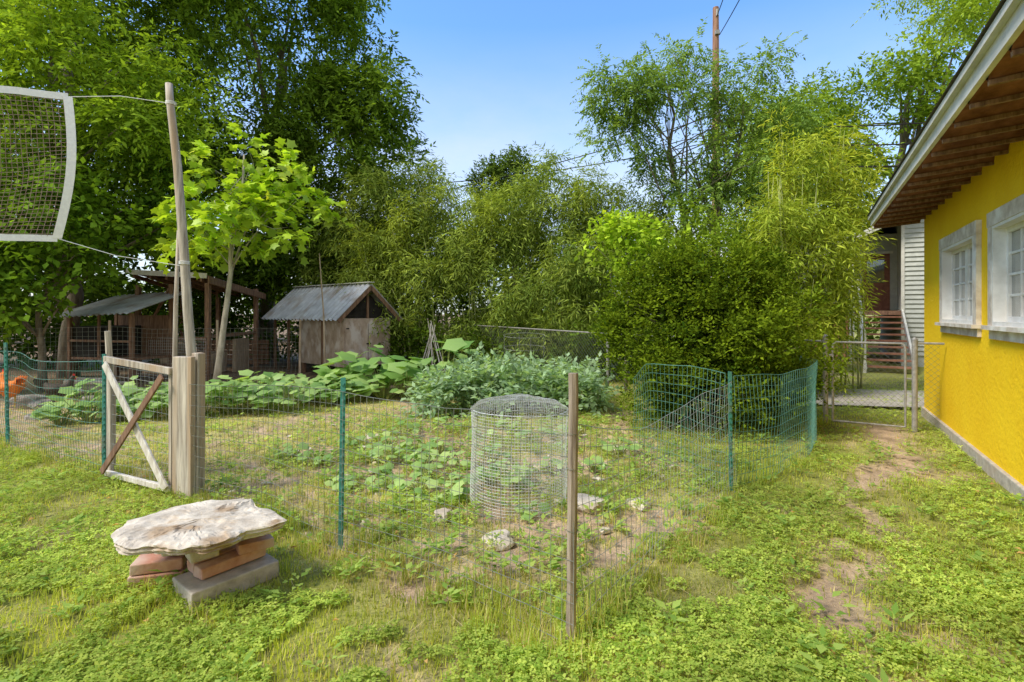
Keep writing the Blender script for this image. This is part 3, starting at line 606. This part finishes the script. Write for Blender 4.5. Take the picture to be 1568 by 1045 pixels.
for s_ in np.linspace(-.97,.97,44):
    h_=math.sqrt(1-s_*s_); T2=np.linspace(-h_,h_,14)
    mb.tube([D_(s_,t) for t in T2],.0013,3,cap=False); mb.tube([D_(t,s_) for t in T2],.0013,3,cap=False)
mb.build('wire_mesh_cage',[M_wireg])

def chain(mb,p0,p1,h0,h1,cell=.075,r=.0017,z0=.05,mat=1):
    p0=Vector(p0);p1=Vector(p1);Ln=(p1-p0).length;d=(p1-p0)/Ln
    H=min(h0,h1)-z0
    def pt(s,z):
        q=p0+d*s; q.z=z0+z*((h0+(h1-h0)*s/Ln)-z0)/H; return q
    c_=-H
    while c_<Ln:
        s0=max(0,c_); z_0=s0-c_; s1=min(Ln,c_+H); z_1=s1-c_
        if s1>s0+.01: mb.tube([pt(s0,z_0),pt(s1,z_1)],r,3,mat,cap=False); mb.tube([pt(s0,H-z_0),pt(s1,H-z_1)],r,3,mat,cap=False)
        c_+=cell
e=empty('chain_link_fence'); mb=MB()
CL=[(-6.5,21.0,1.3),(-1.46,15,1.28),(1.83,10.0,1.21),(3.0,8.8,1.2),(4.5,7.5,1.2)]
for a,b in zip(CL[:-1],CL[1:]):
    chain(mb,(a[0],a[1],0),(b[0],b[1],0),a[2],b[2],cell=.085,r=.0022); mb.tube([(a[0],a[1],a[2]),(b[0],b[1],b[2])],.014,6,0)
for a in CL[:-1]: mb.tube([(a[0],a[1],-.05),(a[0],a[1],a[2]+.04)],.026,8,0)
mb.tube([(-4,18,0),(-4,18,1.3)],.024,6,0)
mb.build('rails_and_mesh',[M_steel,M_rust],e)
e=empty('chain_link_gate'); mb=MB()
gl=Vector((4.5,7.5,0)); gr=Vector((5.38,6.98,0)); gd=(gr-gl).normalized()
mb.tube([gl+Vector((0,0,-.05)),gl+Vector((0,0,1.27))],.034,10); mb.tube([gr+Vector((0,0,-.05)),gr+Vector((0,0,1.25))],.034,10)
mb.tube([gl+Vector((0,0,1.27)),gl+Vector((0,0,1.30))],[.038,.012],10); mb.tube([gr+Vector((0,0,1.25)),gr+Vector((0,0,1.28))],[.038,.012],10)
a_=gl+gd*.09; b_=gr-gd*.10
U=lambda p,z: Vector((p.x,p.y,z))
loop=[U(a_,.07),U(a_,1.12),U(a_,1.16)+gd*.01,U(a_,1.19)+gd*.04,U(b_,1.19)-gd*.04,U(b_,1.16)-gd*.01,U(b_,1.12),U(b_,.07),U(a_,.07)]
mb.tube(loop,.016,8)
for z in (.25,1.0): mb.tube([U(gl,z),U(a_,z)],.015,6)
mb.tube([U(b_,.72),U(gr,.72)],.012,6)
chain(mb,a_,b_,1.19,1.19,cell=.075,r=.0019,z0=.07); chain(mb,gr,(5.62,6.86,0),1.2,1.2)
mb.tube([U(gr,1.2),(5.66,6.84,1.2)],.015,6)
mb.build('gate_frame_and_mesh',[M_steel,M_rust],e,smooth=False)

# ---------------------------------------------------------------- net and poles
e=empty('volleyball_net')
mb=MB(); mb.tube([(-3.22,5.33,-.1),(-3.24,5.33,.8),(-3.30,5.32,1.6),(-3.34,5.31,2.3),(-3.40,5.31,3.1),(-3.47,5.3,3.75),(-3.48,5.3,3.93)],[.052,.05,.045,.044,.04,.036,.034],8)
for z,xx_ in ((2.1,-3.33),(3.72,-3.465)):
    for k_ in range(3): mb.tube([(xx_+.047*math.cos(a),5.31+.047*math.sin(a),z+.012*k_) for a in np.linspace(0,6.28,9)],.005,4,1,cap=False)
mb.tube([(-3.50,5.42,-.1),(-3.49,5.40,.8),(-3.46,5.38,1.7),(-3.42,5.36,2.45)],[.026,.025,.022,.016],7)
mb.build('pole',[M_woodg,M_tape],e,smooth=True)
mb=MB()
A0=Vector((-4.16,4.9,0)); A1=Vector((-7.9,2.6,0))
def NT(t,w):
    p_=A0.lerp(A1,t); zt=3.63-.10*math.sin(t*3.1)-.0*t; zb=2.30-.06*math.sin(t*3.1)
    bl=.10*math.sin(w*3.14)*math.sin(min(1,t*6)*1.57); p_.x+= (1-w)*(-.10)*(1-t)+ .08*math.sin(w*3.14)*(1-min(1,t*5)) ; p_.y+=bl; p_.z=zb+(zt-zb)*w; return p_
def NW(t,w):
    p_=NT(t,w); p_.z+=.03*mn.noise(Vector((t*12,w*3,0)))*math.sin(w*3.14)-.10*math.sin(w*3.14)*math.sin(min(1,t*7)*1.57)**2*.6; p_+=(A1-A0).normalized()*.05*mn.noise(Vector((t*9,w*4,5)))*math.sin(min(1,t*8)*1.57); return p_
n=110
for i in range(n+1):
    t=i/n; mb.tube([NW(t,w) for w in np.linspace(0,1,11)],.0028,3,1,cap=False)
for j in range(1,34):
    mb.tube([NW(t,j/34) for t in np.linspace(0,1,50)],.0028,3,1,cap=False)
def strip(pts,wv):
    vs=[];fs=[]
    for i,p_ in enumerate(pts): vs+= [p_-wv[i],p_+wv[i]]
    o=len(pts)
    for i in range(o-1): fs.append((2*i,2*i+1,2*i+3,2*i+2))
    mb.add(vs,fs,0)
T_=np.linspace(0,1,26)
strip([NT(t,1)+Vector((0,-.004,.004*math.sin(t*90))) for t in T_],[Vector((0,0,.032))]*26); strip([NT(t,0)+Vector((0,-.004,.004*math.sin(t*70))) for t in T_],[Vector((0,0,.030))]*26)
Wv=np.linspace(0,1,10); dn=(A1-A0).normalized(); strip([NT(0,w)+Vector((0,-.008,0)) for w in Wv],[dn*.035]*10)
mb.tube([NT(0,1),Vector((-3.82,5.10,3.72)),Vector((-3.47,5.3,3.73))],.004,4,0)
mb.tube([NT(0,0),Vector((-3.85,5.08,2.16)),Vector((-3.35,5.31,2.08))],.003,4,0)
mb.build('net',[M_tape,M_net],e)

# ---------------------------------------------------------------- chicken coop
e=empty('chicken_coop'); ca=math.radians(-40)
mb=MB(); FM=fr(-4.18,13,0,ca); mb.M=FM
for x_,y_ in ((-.06,.05),(-2.05,.05),(-.06,1.3),(-2.05,1.3),(-1,.05)): mb.box((x_-.045,y_-.045,-.05),(x_+.045,y_+.045,.3),2)
mb.box((-2.1,0,.25),(0,.02,1.47),0); mb.box((-2.1,1.38,.25),(0,1.4,1.47),0); mb.box((-2.12,.02,.25),(-2.1,1.38,1.47),0)
mb.box((-2.1,.02,.25),(-.02,1.38,.27),2)
mb.box((-.02,.02,.25),(0,1.38,.30),0); mb.box((-.02,.02,1.30),(0,1.38,1.47),0)
mb.box((-.01,.03,.30),(.018,.685,1.36),0); mb.box((-.01,.705,.30),(.022,1.37,1.36),0)
for z in (.45,1.2):
    for y_ in (.05,1.27): mb.box((.022,y_,z),(.03,y_+.08,z+.03),3)
mb.box((.022,.64,.8),(.035,.77,.83),3)
mb.add([(-.05,.0,1.48),(-.05,1.4,1.48),(-.05,.7,2.18)],[(0,1,2)],3)  # near-black sheet in the open gable, its colour standing in for shade inside
mb.box((-1.06,-.015,.25),(-.98,-.001,1.45),2)
mb.beam((.13,-.24,1.40),(.13,.70,2.27),.03,.10,2); mb.beam((.13,1.64,1.40),(.13,.70,2.27),.03,.10,2)
mb.beam((-.02,.7,1.47),(-.02,.7,2.2),.05,.05,2)
for x_ in (-3.6,-2.8): mb.box((x_,-.05,-.05),(x_+.06,.01,1.5),2)
mb.build('walls_and_doors',[M_ply,M_woodg,M_woodbr,M_dark],e)
def corr(mb,p00,p10,p01,n,amp,mat=0):
    p00=Vector(p00);p10=Vector(p10);p01=Vector(p01); nrm_=(p10-p00).cross(p01-p00).normalized()
    if nrm_.z<0: nrm_=-nrm_
    vs=[];fs=[];K_=n*6
    for i in range(K_+1):
        t=i/K_; o=nrm_*amp*math.sin(t*n*2*math.pi); a=p00.lerp(p10,t)+o; vs+= [a,a+(p01-p00)]
    for i in range(K_): fs.append((2*i,2*i+1,2*i+3,2*i+2))
    mb.add(vs,fs,mat)
mb=MB(); mb.M=FM
corr(mb,(-3.8,.7,2.36),(.17,.7,2.36),(-3.8,-.32,1.43),20,.035); corr(mb,(-3.8,.7,2.36),(.17,.7,2.36),(-3.8,1.72,1.43),20,.035)
mb.box((-3.8,.62,2.392),(.17,.78,2.41),1); mb.build('corrugated_roof',[M_tin,M_white],e)
mb=MB(); mb.tube([(-4.35,12.2,-.1),(-4.4,12.2,1.6),(-4.5,12.2,3.0)],[.02,.018,.012],6); mb.build('bean_pole',[M_wood])
mb=MB()
for i in range(9):
    a=i/9*6.28; mb.tube([(-1.95+.38*math.cos(a),12.8+.3*math.sin(a),-.05),(-1.95-.06*math.cos(a)+rng.normal(0,.05),12.8,1.35+rng.normal(0,.1))],[.013,.009],5)
mb.build('stick_trellis',[M_woodw])
mb=MB()
for zc in (.9,1.15): mb.tube([(.25+.42*math.cos(a),10.6+.3*math.sin(a),zc+.04*math.sin(a)) for a in np.linspace(0,6.28,24)],.004,4)
for a in (0.3,1.8,3.4,5): mb.tube([(.25+.42*math.cos(a),10.6+.3*math.sin(a),0),(.25+.42*math.cos(a),10.6+.3*math.sin(a),1.15)],.004,4)
mb.build('tomato_cage',[M_rust])

# ---------------------------------------------------------------- open shed
e=empty('open_shed'); mb=MB()
A_=Vector((-7.0,12.0,2.46));B_=Vector((-9.5,12.9,2.62));C_=Vector((-7.3,15.4,2.18));Dd=Vector((-10.2,16.2,2.3))
corr(mb,A_,B_,C_,18,.018,0)
mb.beam(A_+Vector((0,-.03,-.0)),B_+Vector((0,-.03,-.0)),.03,.12,1); mb.beam(A_+Vector((.03,0,-.09)),C_+Vector((.03,0,-.09)),.03,.16,2)
for t in np.linspace(.08,.92,5):
    mb.beam(A_.lerp(B_,t)-Vector((0,-.02,.09)),C_.lerp(Dd,t)-Vector((0,0,.09)),.045,.09,2)
for t in (.2,.5,.8): mb.beam(A_.lerp(C_,t)-Vector((0,0,.03)),B_.lerp(Dd,t)-Vector((0,0,.03)),.3,.02,2)
for q in ((-7.1,12.2),(-9.3,13.0),(-7.35,15.0),(-9.9,15.7),(-8.2,12.6),(-8.6,15.3)): mb.beam((q[0],q[1],-.1),(q[0],q[1],2.3),.10,.10,2,up=(0,1,0))
mb.beam((-7.1,12.15,1.0),(-9.3,12.95,1.0),.04,.08,2); mb.beam((-7.1,12.15,.35),(-9.3,12.95,.35),.04,.08,2)
mb.beam((-7.1,12.2,1.05),(-7.35,15.0,1.05),.04,.08,2); mb.beam((-9.2,12.95,.9),(-8.3,12.65,2.2),.05,.05,2)
mb.build('frame_and_roof',[M_rusty,M_white,M_woodbr],e)
wire_fence('wire_front',[(-7.1,12.12,1.0),(-9.3,12.93,1.0)],M_wireg,cw=.07,ch=.07,r=.003,parent=e)
mb=MB(); mb.box((-8.6,13.6,0),(-7.8,14.3,.55),1,jit=.02); mb.box((-7.6,14.2,0),(-7.5,14.9,.9),1); mb.box((-9.3,13.8,.0),(-8.9,14.3,.8),1,jit=.02)
zb=.05
while zb<.8: mb.box((-9.6,15.9,zb),(-7.4,15.93,zb+.13),0,jit=.01); zb+=.15
mb.build('back_wall_and_crates',[M_woodbr,M_wood],e)
# low lean-to with sloping corrugated sheet
e=empty('rabbit_hutch'); mb=MB(); mb.M=fr(-10.3,12.0,0,-.25)
corr(mb,(0,-.35,1.50),(2.3,-.35,1.60),(0,1.3,2.05),14,.022,0)
for x_ in (.1,1.9):
    for y_ in (0,1.1): mb.box((x_,y_,-.05),(x_+.08,y_+.08,1.60+.25*y_),1)
mb.box((.1,0.02,.55),(1.98,1.18,.6),1); mb.box((.1,1.12,.6),(1.98,1.16,1.55),1); mb.box((.1,-.0,.95),(1.98,.03,1.0),1); mb.box((1.0,0,.6),(1.05,.04,1.6),1)
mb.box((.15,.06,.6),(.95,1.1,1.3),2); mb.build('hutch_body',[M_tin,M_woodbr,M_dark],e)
mb=MB()
for i in range(11):
    a=rng.uniform(-.5,.5); x0=-8.3+rng.normal(0,.25); y0=10.4+rng.normal(0,.2); z0_=.06+.1*(i//4)
    mb.tube([(x0-.45*math.cos(a),y0-.45*math.sin(a),z0_),(x0+.45*math.cos(a),y0+.45*math.sin(a),z0_+rng.uniform(-.03,.05))],[.05,.04],7)
mb.build('log_pile',[M_barkl],None)
mb=MB(); mb.tube([(-7.3,9.7,0),(-7.3,9.7,.22),(-7.3,9.7,.23),(-7.3,9.7,.05)],[.17,.22,.20,.16],16); mb.build('feed_tub',[M_tub])
e=empty('chicken_run_fence')
wire_fence('netting',[(-10.5,9.9,1.3),(-8.4,10.9,1.3),(-6.6,11.7,1.25),(-5.0,12.3,1.25)],M_rust,cw=.09,ch=.09,r=.0026,parent=e,wob=.05)
mb=MB()
for q in ((-10.5,9.9),(-8.4,10.9),(-6.6,11.7),(-5.0,12.3)): mb.tube([(q[0],q[1],-.1),(q[0]+rng.normal(0,.02),q[1],1.45)],[.03,.025],6)
mb.build('posts',[M_wood],e)

def hen(x_,y_,a,mat,s=1):
    e=empty('hen'); mb=MB(); mb.M=fr(x_,y_,0,a)@Matrix.Scale(s,4)
    mb.tube([(-.20,0,.36),(-.15,0,.31),(-.08,0,.26),(0,0,.235),(.08,0,.25),(.13,0,.30),(.155,0,.36),(.17,0,.41),(.185,0,.435),(.215,0,.44)],[.02,.06,.095,.11,.095,.065,.042,.032,.032,.012],12)
    for i in range(7):
        t=(i-3)/3; mb.add([(-.16,.01*t,.30),(-.17,.02*t,.38),(-.30,.06*t,.44-.02*abs(t)),(-.28,.05*t,.34)],[(0,1,2,3)])
    for s_ in (-1,1):
        mb.tube([(.07,.085*s_,.27),(0,.105*s_,.26),(-.10,.085*s_,.27),(-.17,.04*s_,.29)],[.02,.055,.04,.01],8)
    mb.build('body',[mat],e,smooth=True)
    mb=MB(); mb.M=fr(x_,y_,0,a)@Matrix.Scale(s,4)
    for s_ in (-1,1):
        mb.tube([(0,.045*s_,.18),(-.015,.045*s_,.10),(.0,.045*s_,.01)],[.022,.009,.008],6,1)
        for dy in (-.025,0,.025): mb.tube([(0,.045*s_,.012),(.05,.045*s_+dy,.006)],[.006,.003],4,1)
        mb.tube([(0,.045*s_,.012),(-.025,.045*s_,.006)],[.006,.003],4,1)
    mb.tube([(.21,0,.437),(.245,0,.428)],[.010,.002],5,1)
    mb.add([(.175,0,.46),(.185,0,.50),(.2,0,.475),(.21,0,.495),(.22,0,.455)],[(0,1,2,3,4)],0); mb.tube([(.215,0,.425),(.215,0,.395)],[.008,.011],6,0)
    mb.tube([(.195,-.033,.445),(.195,.033,.445)],.004,5,2)
    mb.build('legs_beak_comb',[M_red,M_beak,M_dark],e)
hen(-8.55,8.9,2.7,M_hen,1.3); hen(-7.9,9.1,.4,M_hend,1.1)

# ---------------------------------------------------------------- yellow house
e=empty('yellow_house')
mb=MB(); mb.M=HM
S1=13; WT=3.22; ops=[(1.46,2.94),(3.60,5.08),(7.2,8.7)]; z0,z1=1.50,2.44
mb.box((-0.0,.0,.14),(S1,.25,z0)); mb.box((0,.0,z1),(S1,.25,WT))
cur=0
for a,b in ops: mb.box((cur,0,z0),(a,.25,z1)); cur=b
mb.box((cur,0,z0),(S1,.25,z1))
mb.box((0,.25,.14),(.25,7,WT)); mb.box((S1-.25,.25,.14),(S1,7,WT)); mb.box((0,7,.14),(S1,7.25,WT))
mb.add([(.02,.1,WT),(.02,7.15,WT),(.02,3.6,4.35)],[(0,1,2)])
mb.build('walls',[M_stucco],e)
mb=MB(); mb.M=HM; mb.box((-.03,-.035,-.1),(S1,.28,.14)); mb.box((-.03,.28,-.1),(.3,7.28,.14)); mb.build('foundation',[M_conc],e,bevel=.01)
mb=MB(); mb.M=HM; SE=S1+.3
mb.box((-.34,-.66,3.06),(SE,-.625,3.20),0); mb.box((-.34,-.70,3.165),(SE,-.661,3.215),0)
mb.beam((-.32,-.62,3.12),(-.32,3.6,4.50),.04,.16,0); mb.beam((-.32,7.85,3.12),(-.32,3.6,4.50),.04,.16,0)
mb.build('fascia',[M_fascia],e)
mb=MB(); mb.M=HM
mb.add([(-.34,-.72,3.225),(SE,-.72,3.225),(SE,3.6,4.63),(-.34,3.6,4.63)],[(0,1,2,3)]); mb.add([(-.34,7.92,3.225),(SE,7.92,3.225),(SE,3.6,4.63),(-.34,3.6,4.63)],[(3,2,1,0)])
mb.build('roof',[M_shingle],e)
mb=MB(); mb.M=HM; vs=[];fs=[]; per=.42; ns=int((SE+.3)/per*12)
for i in range(ns+1):
    s_=-.30+i*per/12; k_=(i%12)/12; az=.12*math.sin(math.pi*k_)**.7 if k_>0 else 0
    vs+= [(s_,-.625,3.03+az*.6),(s_,.0,3.08+az)]
for i in range(ns): fs.append((2*i,2*i+1,2*i+3,2*i+2))
mb.add(vs,fs)
for i in range(int((SE+.3)/per)+1):
    s_=-.30+i*per; mb.beam((s_,-.62,3.02),(s_,-.002,3.07),.035,.03,1)
mb.build('soffit_vaults',[M_terra,M_woodbr],e)
mb=MB(); mb.M=HM
for a,b in ops:
    c=.13
    mb.box((a-c,-.045,z0-.02),(a,-.001,z1+.0),0); mb.box((b,-.045,z0-.02),(b+c,-.001,z1),0)
    mb.box((a-c-.01,-.05,z1),(b+c+.01,-.001,z1+.14),0); mb.box((a-c-.03,-.09,z0-.06),(b+c+.03,-.001,z0-.02),0); mb.box((a-c,-.035,z0-.15),(b+c,-.001,z0-.06),0)
    mb.box((a,-.043,z0-.02),(a+.03,.14,z1),1); mb.box((b-.03,-.043,z0-.02),(b,.14,z1),1); mb.box((a+.03,-.043,z1-.03),(b-.03,.14,z1),1); mb.box((a+.03,-.043,z0-.02),(b-.03,.14,z0+.02),1)
    ia,ib,ja,jb=a+.03,b-.03,z0+.02,z1-.03; w=.05; y0_,y1_=.055,.095; mid=(ia+ib)/2
    for p,q in ((ia,mid-.004),(mid+.004,ib)):
        mb.box((p,y0_,ja),(p+w,y1_,jb),1); mb.box((q-w,y0_,ja),(q,y1_,jb),1); mb.box((p+w,y0_,ja),(q-w,y1_,ja+w),1); mb.box((p+w,y0_,jb-w),(q-w,y1_,jb),1)
        pm=(p+q)/2; mb.box((pm-.011,y0_+.008,ja+w),(pm+.011,y1_-.006,jb-w),1)
        for k_ in (1,2,3):
            zz_=ja+w+(jb-ja-2*w)*k_/4; mb.box((p+w,y0_+.01,zz_-.011),(pm-.011,y1_-.008,zz_+.011),1); mb.box((pm+.011,y0_+.01,zz_-.011),(q-w,y1_-.008,zz_+.011),1)
    mb.box((ia+.01,.080,ja+.01),(ib-.01,.086,jb-.01),2)
mb.build('windows',[M_case,M_white,M_glass],e)

# ---------------------------------------------------------------- neighbour house with stairs
M_sid=mat_noise('grey_lap_siding',(.40,.41,.38),(.50,.51,.47),6,.8,.1); M_door=mat_noise('brown_door',(.16,.06,.035),(.25,.10,.06),8,.6,.1); M_step=mat_noise('stair_wood',(.26,.10,.06),(.40,.20,.13),8,.8,.2)
M_brickw=mat_noise('brick_red_wall',(.30,.11,.07),(.48,.22,.15),9,.9,.4)
e=empty('neighbor_house'); mb=MB(); NM=Matrix(((.871,.491,0,11.2),(-.491,.871,0,15.9),(0,0,1,0),(0,0,0,1))); mb.M=NM
z=.35
mb.box((.62,.03,0),(7.5,6,5.1),0)
while z<5.0:
    mb.add([(.6,-.022,z),(7.5,-.022,z),(7.5,.022,z+.14),(.6,.022,z+.14),(.6,.03,z),(7.5,.03,z)],[(0,1,2,3),(0,4,5,1)],0); z+=.14
mb.box((.52,-.03,0),(.60,.06,5.0),1)
mb.box((-2.6,1.6,1.7),(.62,6,4.2),0)
mb.box((-.75,0,1.55),(.60,1.6,1.68),7); mb.box((-2.6,.9,0),(-.76,6,1.7),2)
mb.box((-.35,1.55,1.69),(.42,1.598,3.55),3); mb.box((-.43,1.54,1.69),(-.35,1.598,3.62),1); mb.box((-.35,1.53,3.55),(.5,1.598,3.63),1)
mb.box((-.2,1.535,2.6),(.27,1.549,3.35),5)
mb.box((-.78,-.05,0),(-.66,.07,3.75),1)
for z_ in (2.15,2.6): mb.box((-.76,.08,z_),(-.70,1.55,z_+.06),1)
mb.box((1.5,-.06,3.0),(2.6,-.03,4.6),1); mb.box((1.6,-.065,3.1),(2.5,-.061,4.5),5)
mb.add([(-1.5,-.4,3.55),(3.2,-.4,5.9),(3.2,6.5,5.9),(-1.5,6.5,3.55)],[(0,1,2,3)],6); mb.add([(8.2,-.4,3.55),(3.2,-.4,5.9),(3.2,6.5,5.9),(8.2,6.5,3.55)],[(3,2,1,0)],6)
mb.beam((-1.5,-.42,3.47),(3.2,-.42,5.82),.04,.16,1); mb.beam((8.2,-.42,3.47),(3.2,-.42,5.82),.04,.16,1)
mb.add([(.62,.02,5.05),(7.5,.02,5.05),(3.2,.02,5.8)],[(0,1,2)],0)
mb.build('house_body',[M_sid,M_fascia,M_brickw,M_door,M_conc,M_glass,M_shingle,M_woodbr],e)
mb=MB(); mb.M=NM; ns=9
for i in range(ns):
    z_=1.68*(i+1)/(ns+1); y_=-2.2+2.2*i/ns; mb.box((-.50,y_,z_-.045),(.50,y_+.27,z_),1)
for x_ in (-.56,.53): mb.beam((x_+.015,-2.3,.02),(x_+.015,0,1.63),.05,.20,0)
mb.box((-.62,-2.35,-.05),(-.54,-2.27,1.1),0); mb.beam((-.58,-2.31,1.05),(-.58,0,2.65),.05,.07,0)
mb.build('stairs',[M_fascia,M_step],e)
mb=MB(); mb.add([(4.0,9.2,.035),(18,6.6,.035),(18,9.0,.035),(4.6,11.2,.035)],[(0,1,2,3)]); mb.build('driveway',[M_drive])

# ---------------------------------------------------------------- utility pole and wires
e=empty('utility_pole'); mb=MB()
M_pole=mat_noise('pole_wood',(.22,.11,.07),(.42,.24,.16),8,.9,.4,(2,2,.2))
mb.tube([(7.8,20,-.2),(7.8,20,6),(7.8,20,13.3)],[.17,.15,.11],10); mb.tube([(7.8,19.85,12.9),(7.8,19.85,13.15)],.05,8,1); mb.box((7.72,19.8,12.2),(7.88,19.9,12.35),1); mb.box((7.7,19.8,9.1),(7.9,19.9,9.3),1)
mb.build('pole',[M_pole,M_steel],e)
mb=MB()
cab=[((7.7,19.9,12.0),(2.6,3.0,5.2),.3,.012),((7.9,19.9,12.2),(4.0,1.5,10),.5,.016),((7.8,19.9,12.9),(3.0,1.5,10.5),.4,.016),((7.8,20,9.2),(-16,24,5.4),.8,.022),((7.8,19.9,8.8),(13.4,14,6.9),.2,.024),((7.8,19.9,8.2),(13.4,14,6.3),.2,.024),((7.8,19.9,7.4),(13.4,14,5.7),.2,.028),((7.8,20,8.2),(-18,22,7.6),1.2,.020)]
for a,b,sag,r in cab[1:]:
    a=Vector(a);b=Vector(b); mb.tube([a.lerp(b,t)-Vector((0,0,sag*4*t*(1-t))) for t in np.linspace(0,1,18)],r,4,cap=False)
mb.build('cables',[M_dark],e)

# ---------------------------------------------------------------- world, sun, camera
sd=Vector((-.90,-.43,0)).normalized(); el=math.radians(50)
sun=Vector((sd.x*math.cos(el),sd.y*math.cos(el),math.sin(el)))
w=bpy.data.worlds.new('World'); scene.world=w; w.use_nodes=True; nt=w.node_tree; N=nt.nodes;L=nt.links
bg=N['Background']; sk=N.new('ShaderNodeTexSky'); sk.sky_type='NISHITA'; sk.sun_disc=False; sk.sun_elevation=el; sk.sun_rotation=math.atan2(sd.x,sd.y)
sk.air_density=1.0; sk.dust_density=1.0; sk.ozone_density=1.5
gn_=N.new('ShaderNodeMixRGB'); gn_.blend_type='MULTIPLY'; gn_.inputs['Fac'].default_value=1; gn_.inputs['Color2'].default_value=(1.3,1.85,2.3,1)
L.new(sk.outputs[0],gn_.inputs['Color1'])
tc=N.new('ShaderNodeTexCoord'); sp=N.new('ShaderNodeSeparateXYZ'); L.new(tc.outputs['Generated'],sp.inputs[0])
mp=N.new('ShaderNodeMapping'); mp.inputs['Scale'].default_value=(1,1,2.2); L.new(tc.outputs['Generated'],mp.inputs['Vector'])
no=N.new('ShaderNodeTexNoise'); no.inputs['Scale'].default_value=2.2; no.inputs['Detail'].default_value=6; no.inputs['Roughness'].default_value=.6; L.new(mp.outputs[0],no.inputs['Vector'])
# thin cloud veil low in sky; unseen bright cloud added behind viewer for fill
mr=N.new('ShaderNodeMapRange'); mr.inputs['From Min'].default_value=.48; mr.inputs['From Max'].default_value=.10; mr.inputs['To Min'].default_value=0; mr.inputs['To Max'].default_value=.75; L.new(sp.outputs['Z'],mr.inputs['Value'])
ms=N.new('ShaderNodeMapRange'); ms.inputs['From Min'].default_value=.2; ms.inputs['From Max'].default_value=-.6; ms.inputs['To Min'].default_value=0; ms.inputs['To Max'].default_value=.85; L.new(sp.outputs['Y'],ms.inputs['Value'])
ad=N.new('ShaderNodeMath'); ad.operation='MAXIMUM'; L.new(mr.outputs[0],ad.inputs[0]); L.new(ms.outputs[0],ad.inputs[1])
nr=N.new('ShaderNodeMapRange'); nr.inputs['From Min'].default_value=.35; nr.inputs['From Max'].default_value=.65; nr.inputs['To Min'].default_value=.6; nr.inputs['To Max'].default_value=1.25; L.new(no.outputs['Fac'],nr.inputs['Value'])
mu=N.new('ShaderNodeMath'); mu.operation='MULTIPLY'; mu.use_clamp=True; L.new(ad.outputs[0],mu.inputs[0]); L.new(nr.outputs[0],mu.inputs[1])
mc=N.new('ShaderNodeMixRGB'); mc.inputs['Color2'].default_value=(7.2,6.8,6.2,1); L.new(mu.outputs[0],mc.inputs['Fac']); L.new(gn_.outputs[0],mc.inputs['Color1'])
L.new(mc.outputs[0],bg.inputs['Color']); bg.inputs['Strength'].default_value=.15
ld=bpy.data.lights.new('sun','SUN'); ld.energy=4.1; ld.angle=math.radians(16); ld.color=(1,.93,.80)
lo=bpy.data.objects.new('sun',ld); COL.objects.link(lo); lo.rotation_euler=(-sun).to_track_quat('-Z','Y').to_euler()
cam=bpy.data.cameras.new('camera'); co=bpy.data.objects.new('camera',cam); COL.objects.link(co)
cam.sensor_width=36; cam.lens=36*800/1568; cam.shift_y=-42.5/1568; cam.clip_end=2000; cam.clip_start=.05
co.location=(0,0,1.6); co.rotation_euler=(math.pi/2,0,0)
scene.camera=co
scene.view_settings.view_transform='Standard'; scene.view_settings.look='None'; scene.view_settings.exposure=0
print('polys',sum(len(o.data.polygons) for o in bpy.data.objects if o.type=='MESH'))
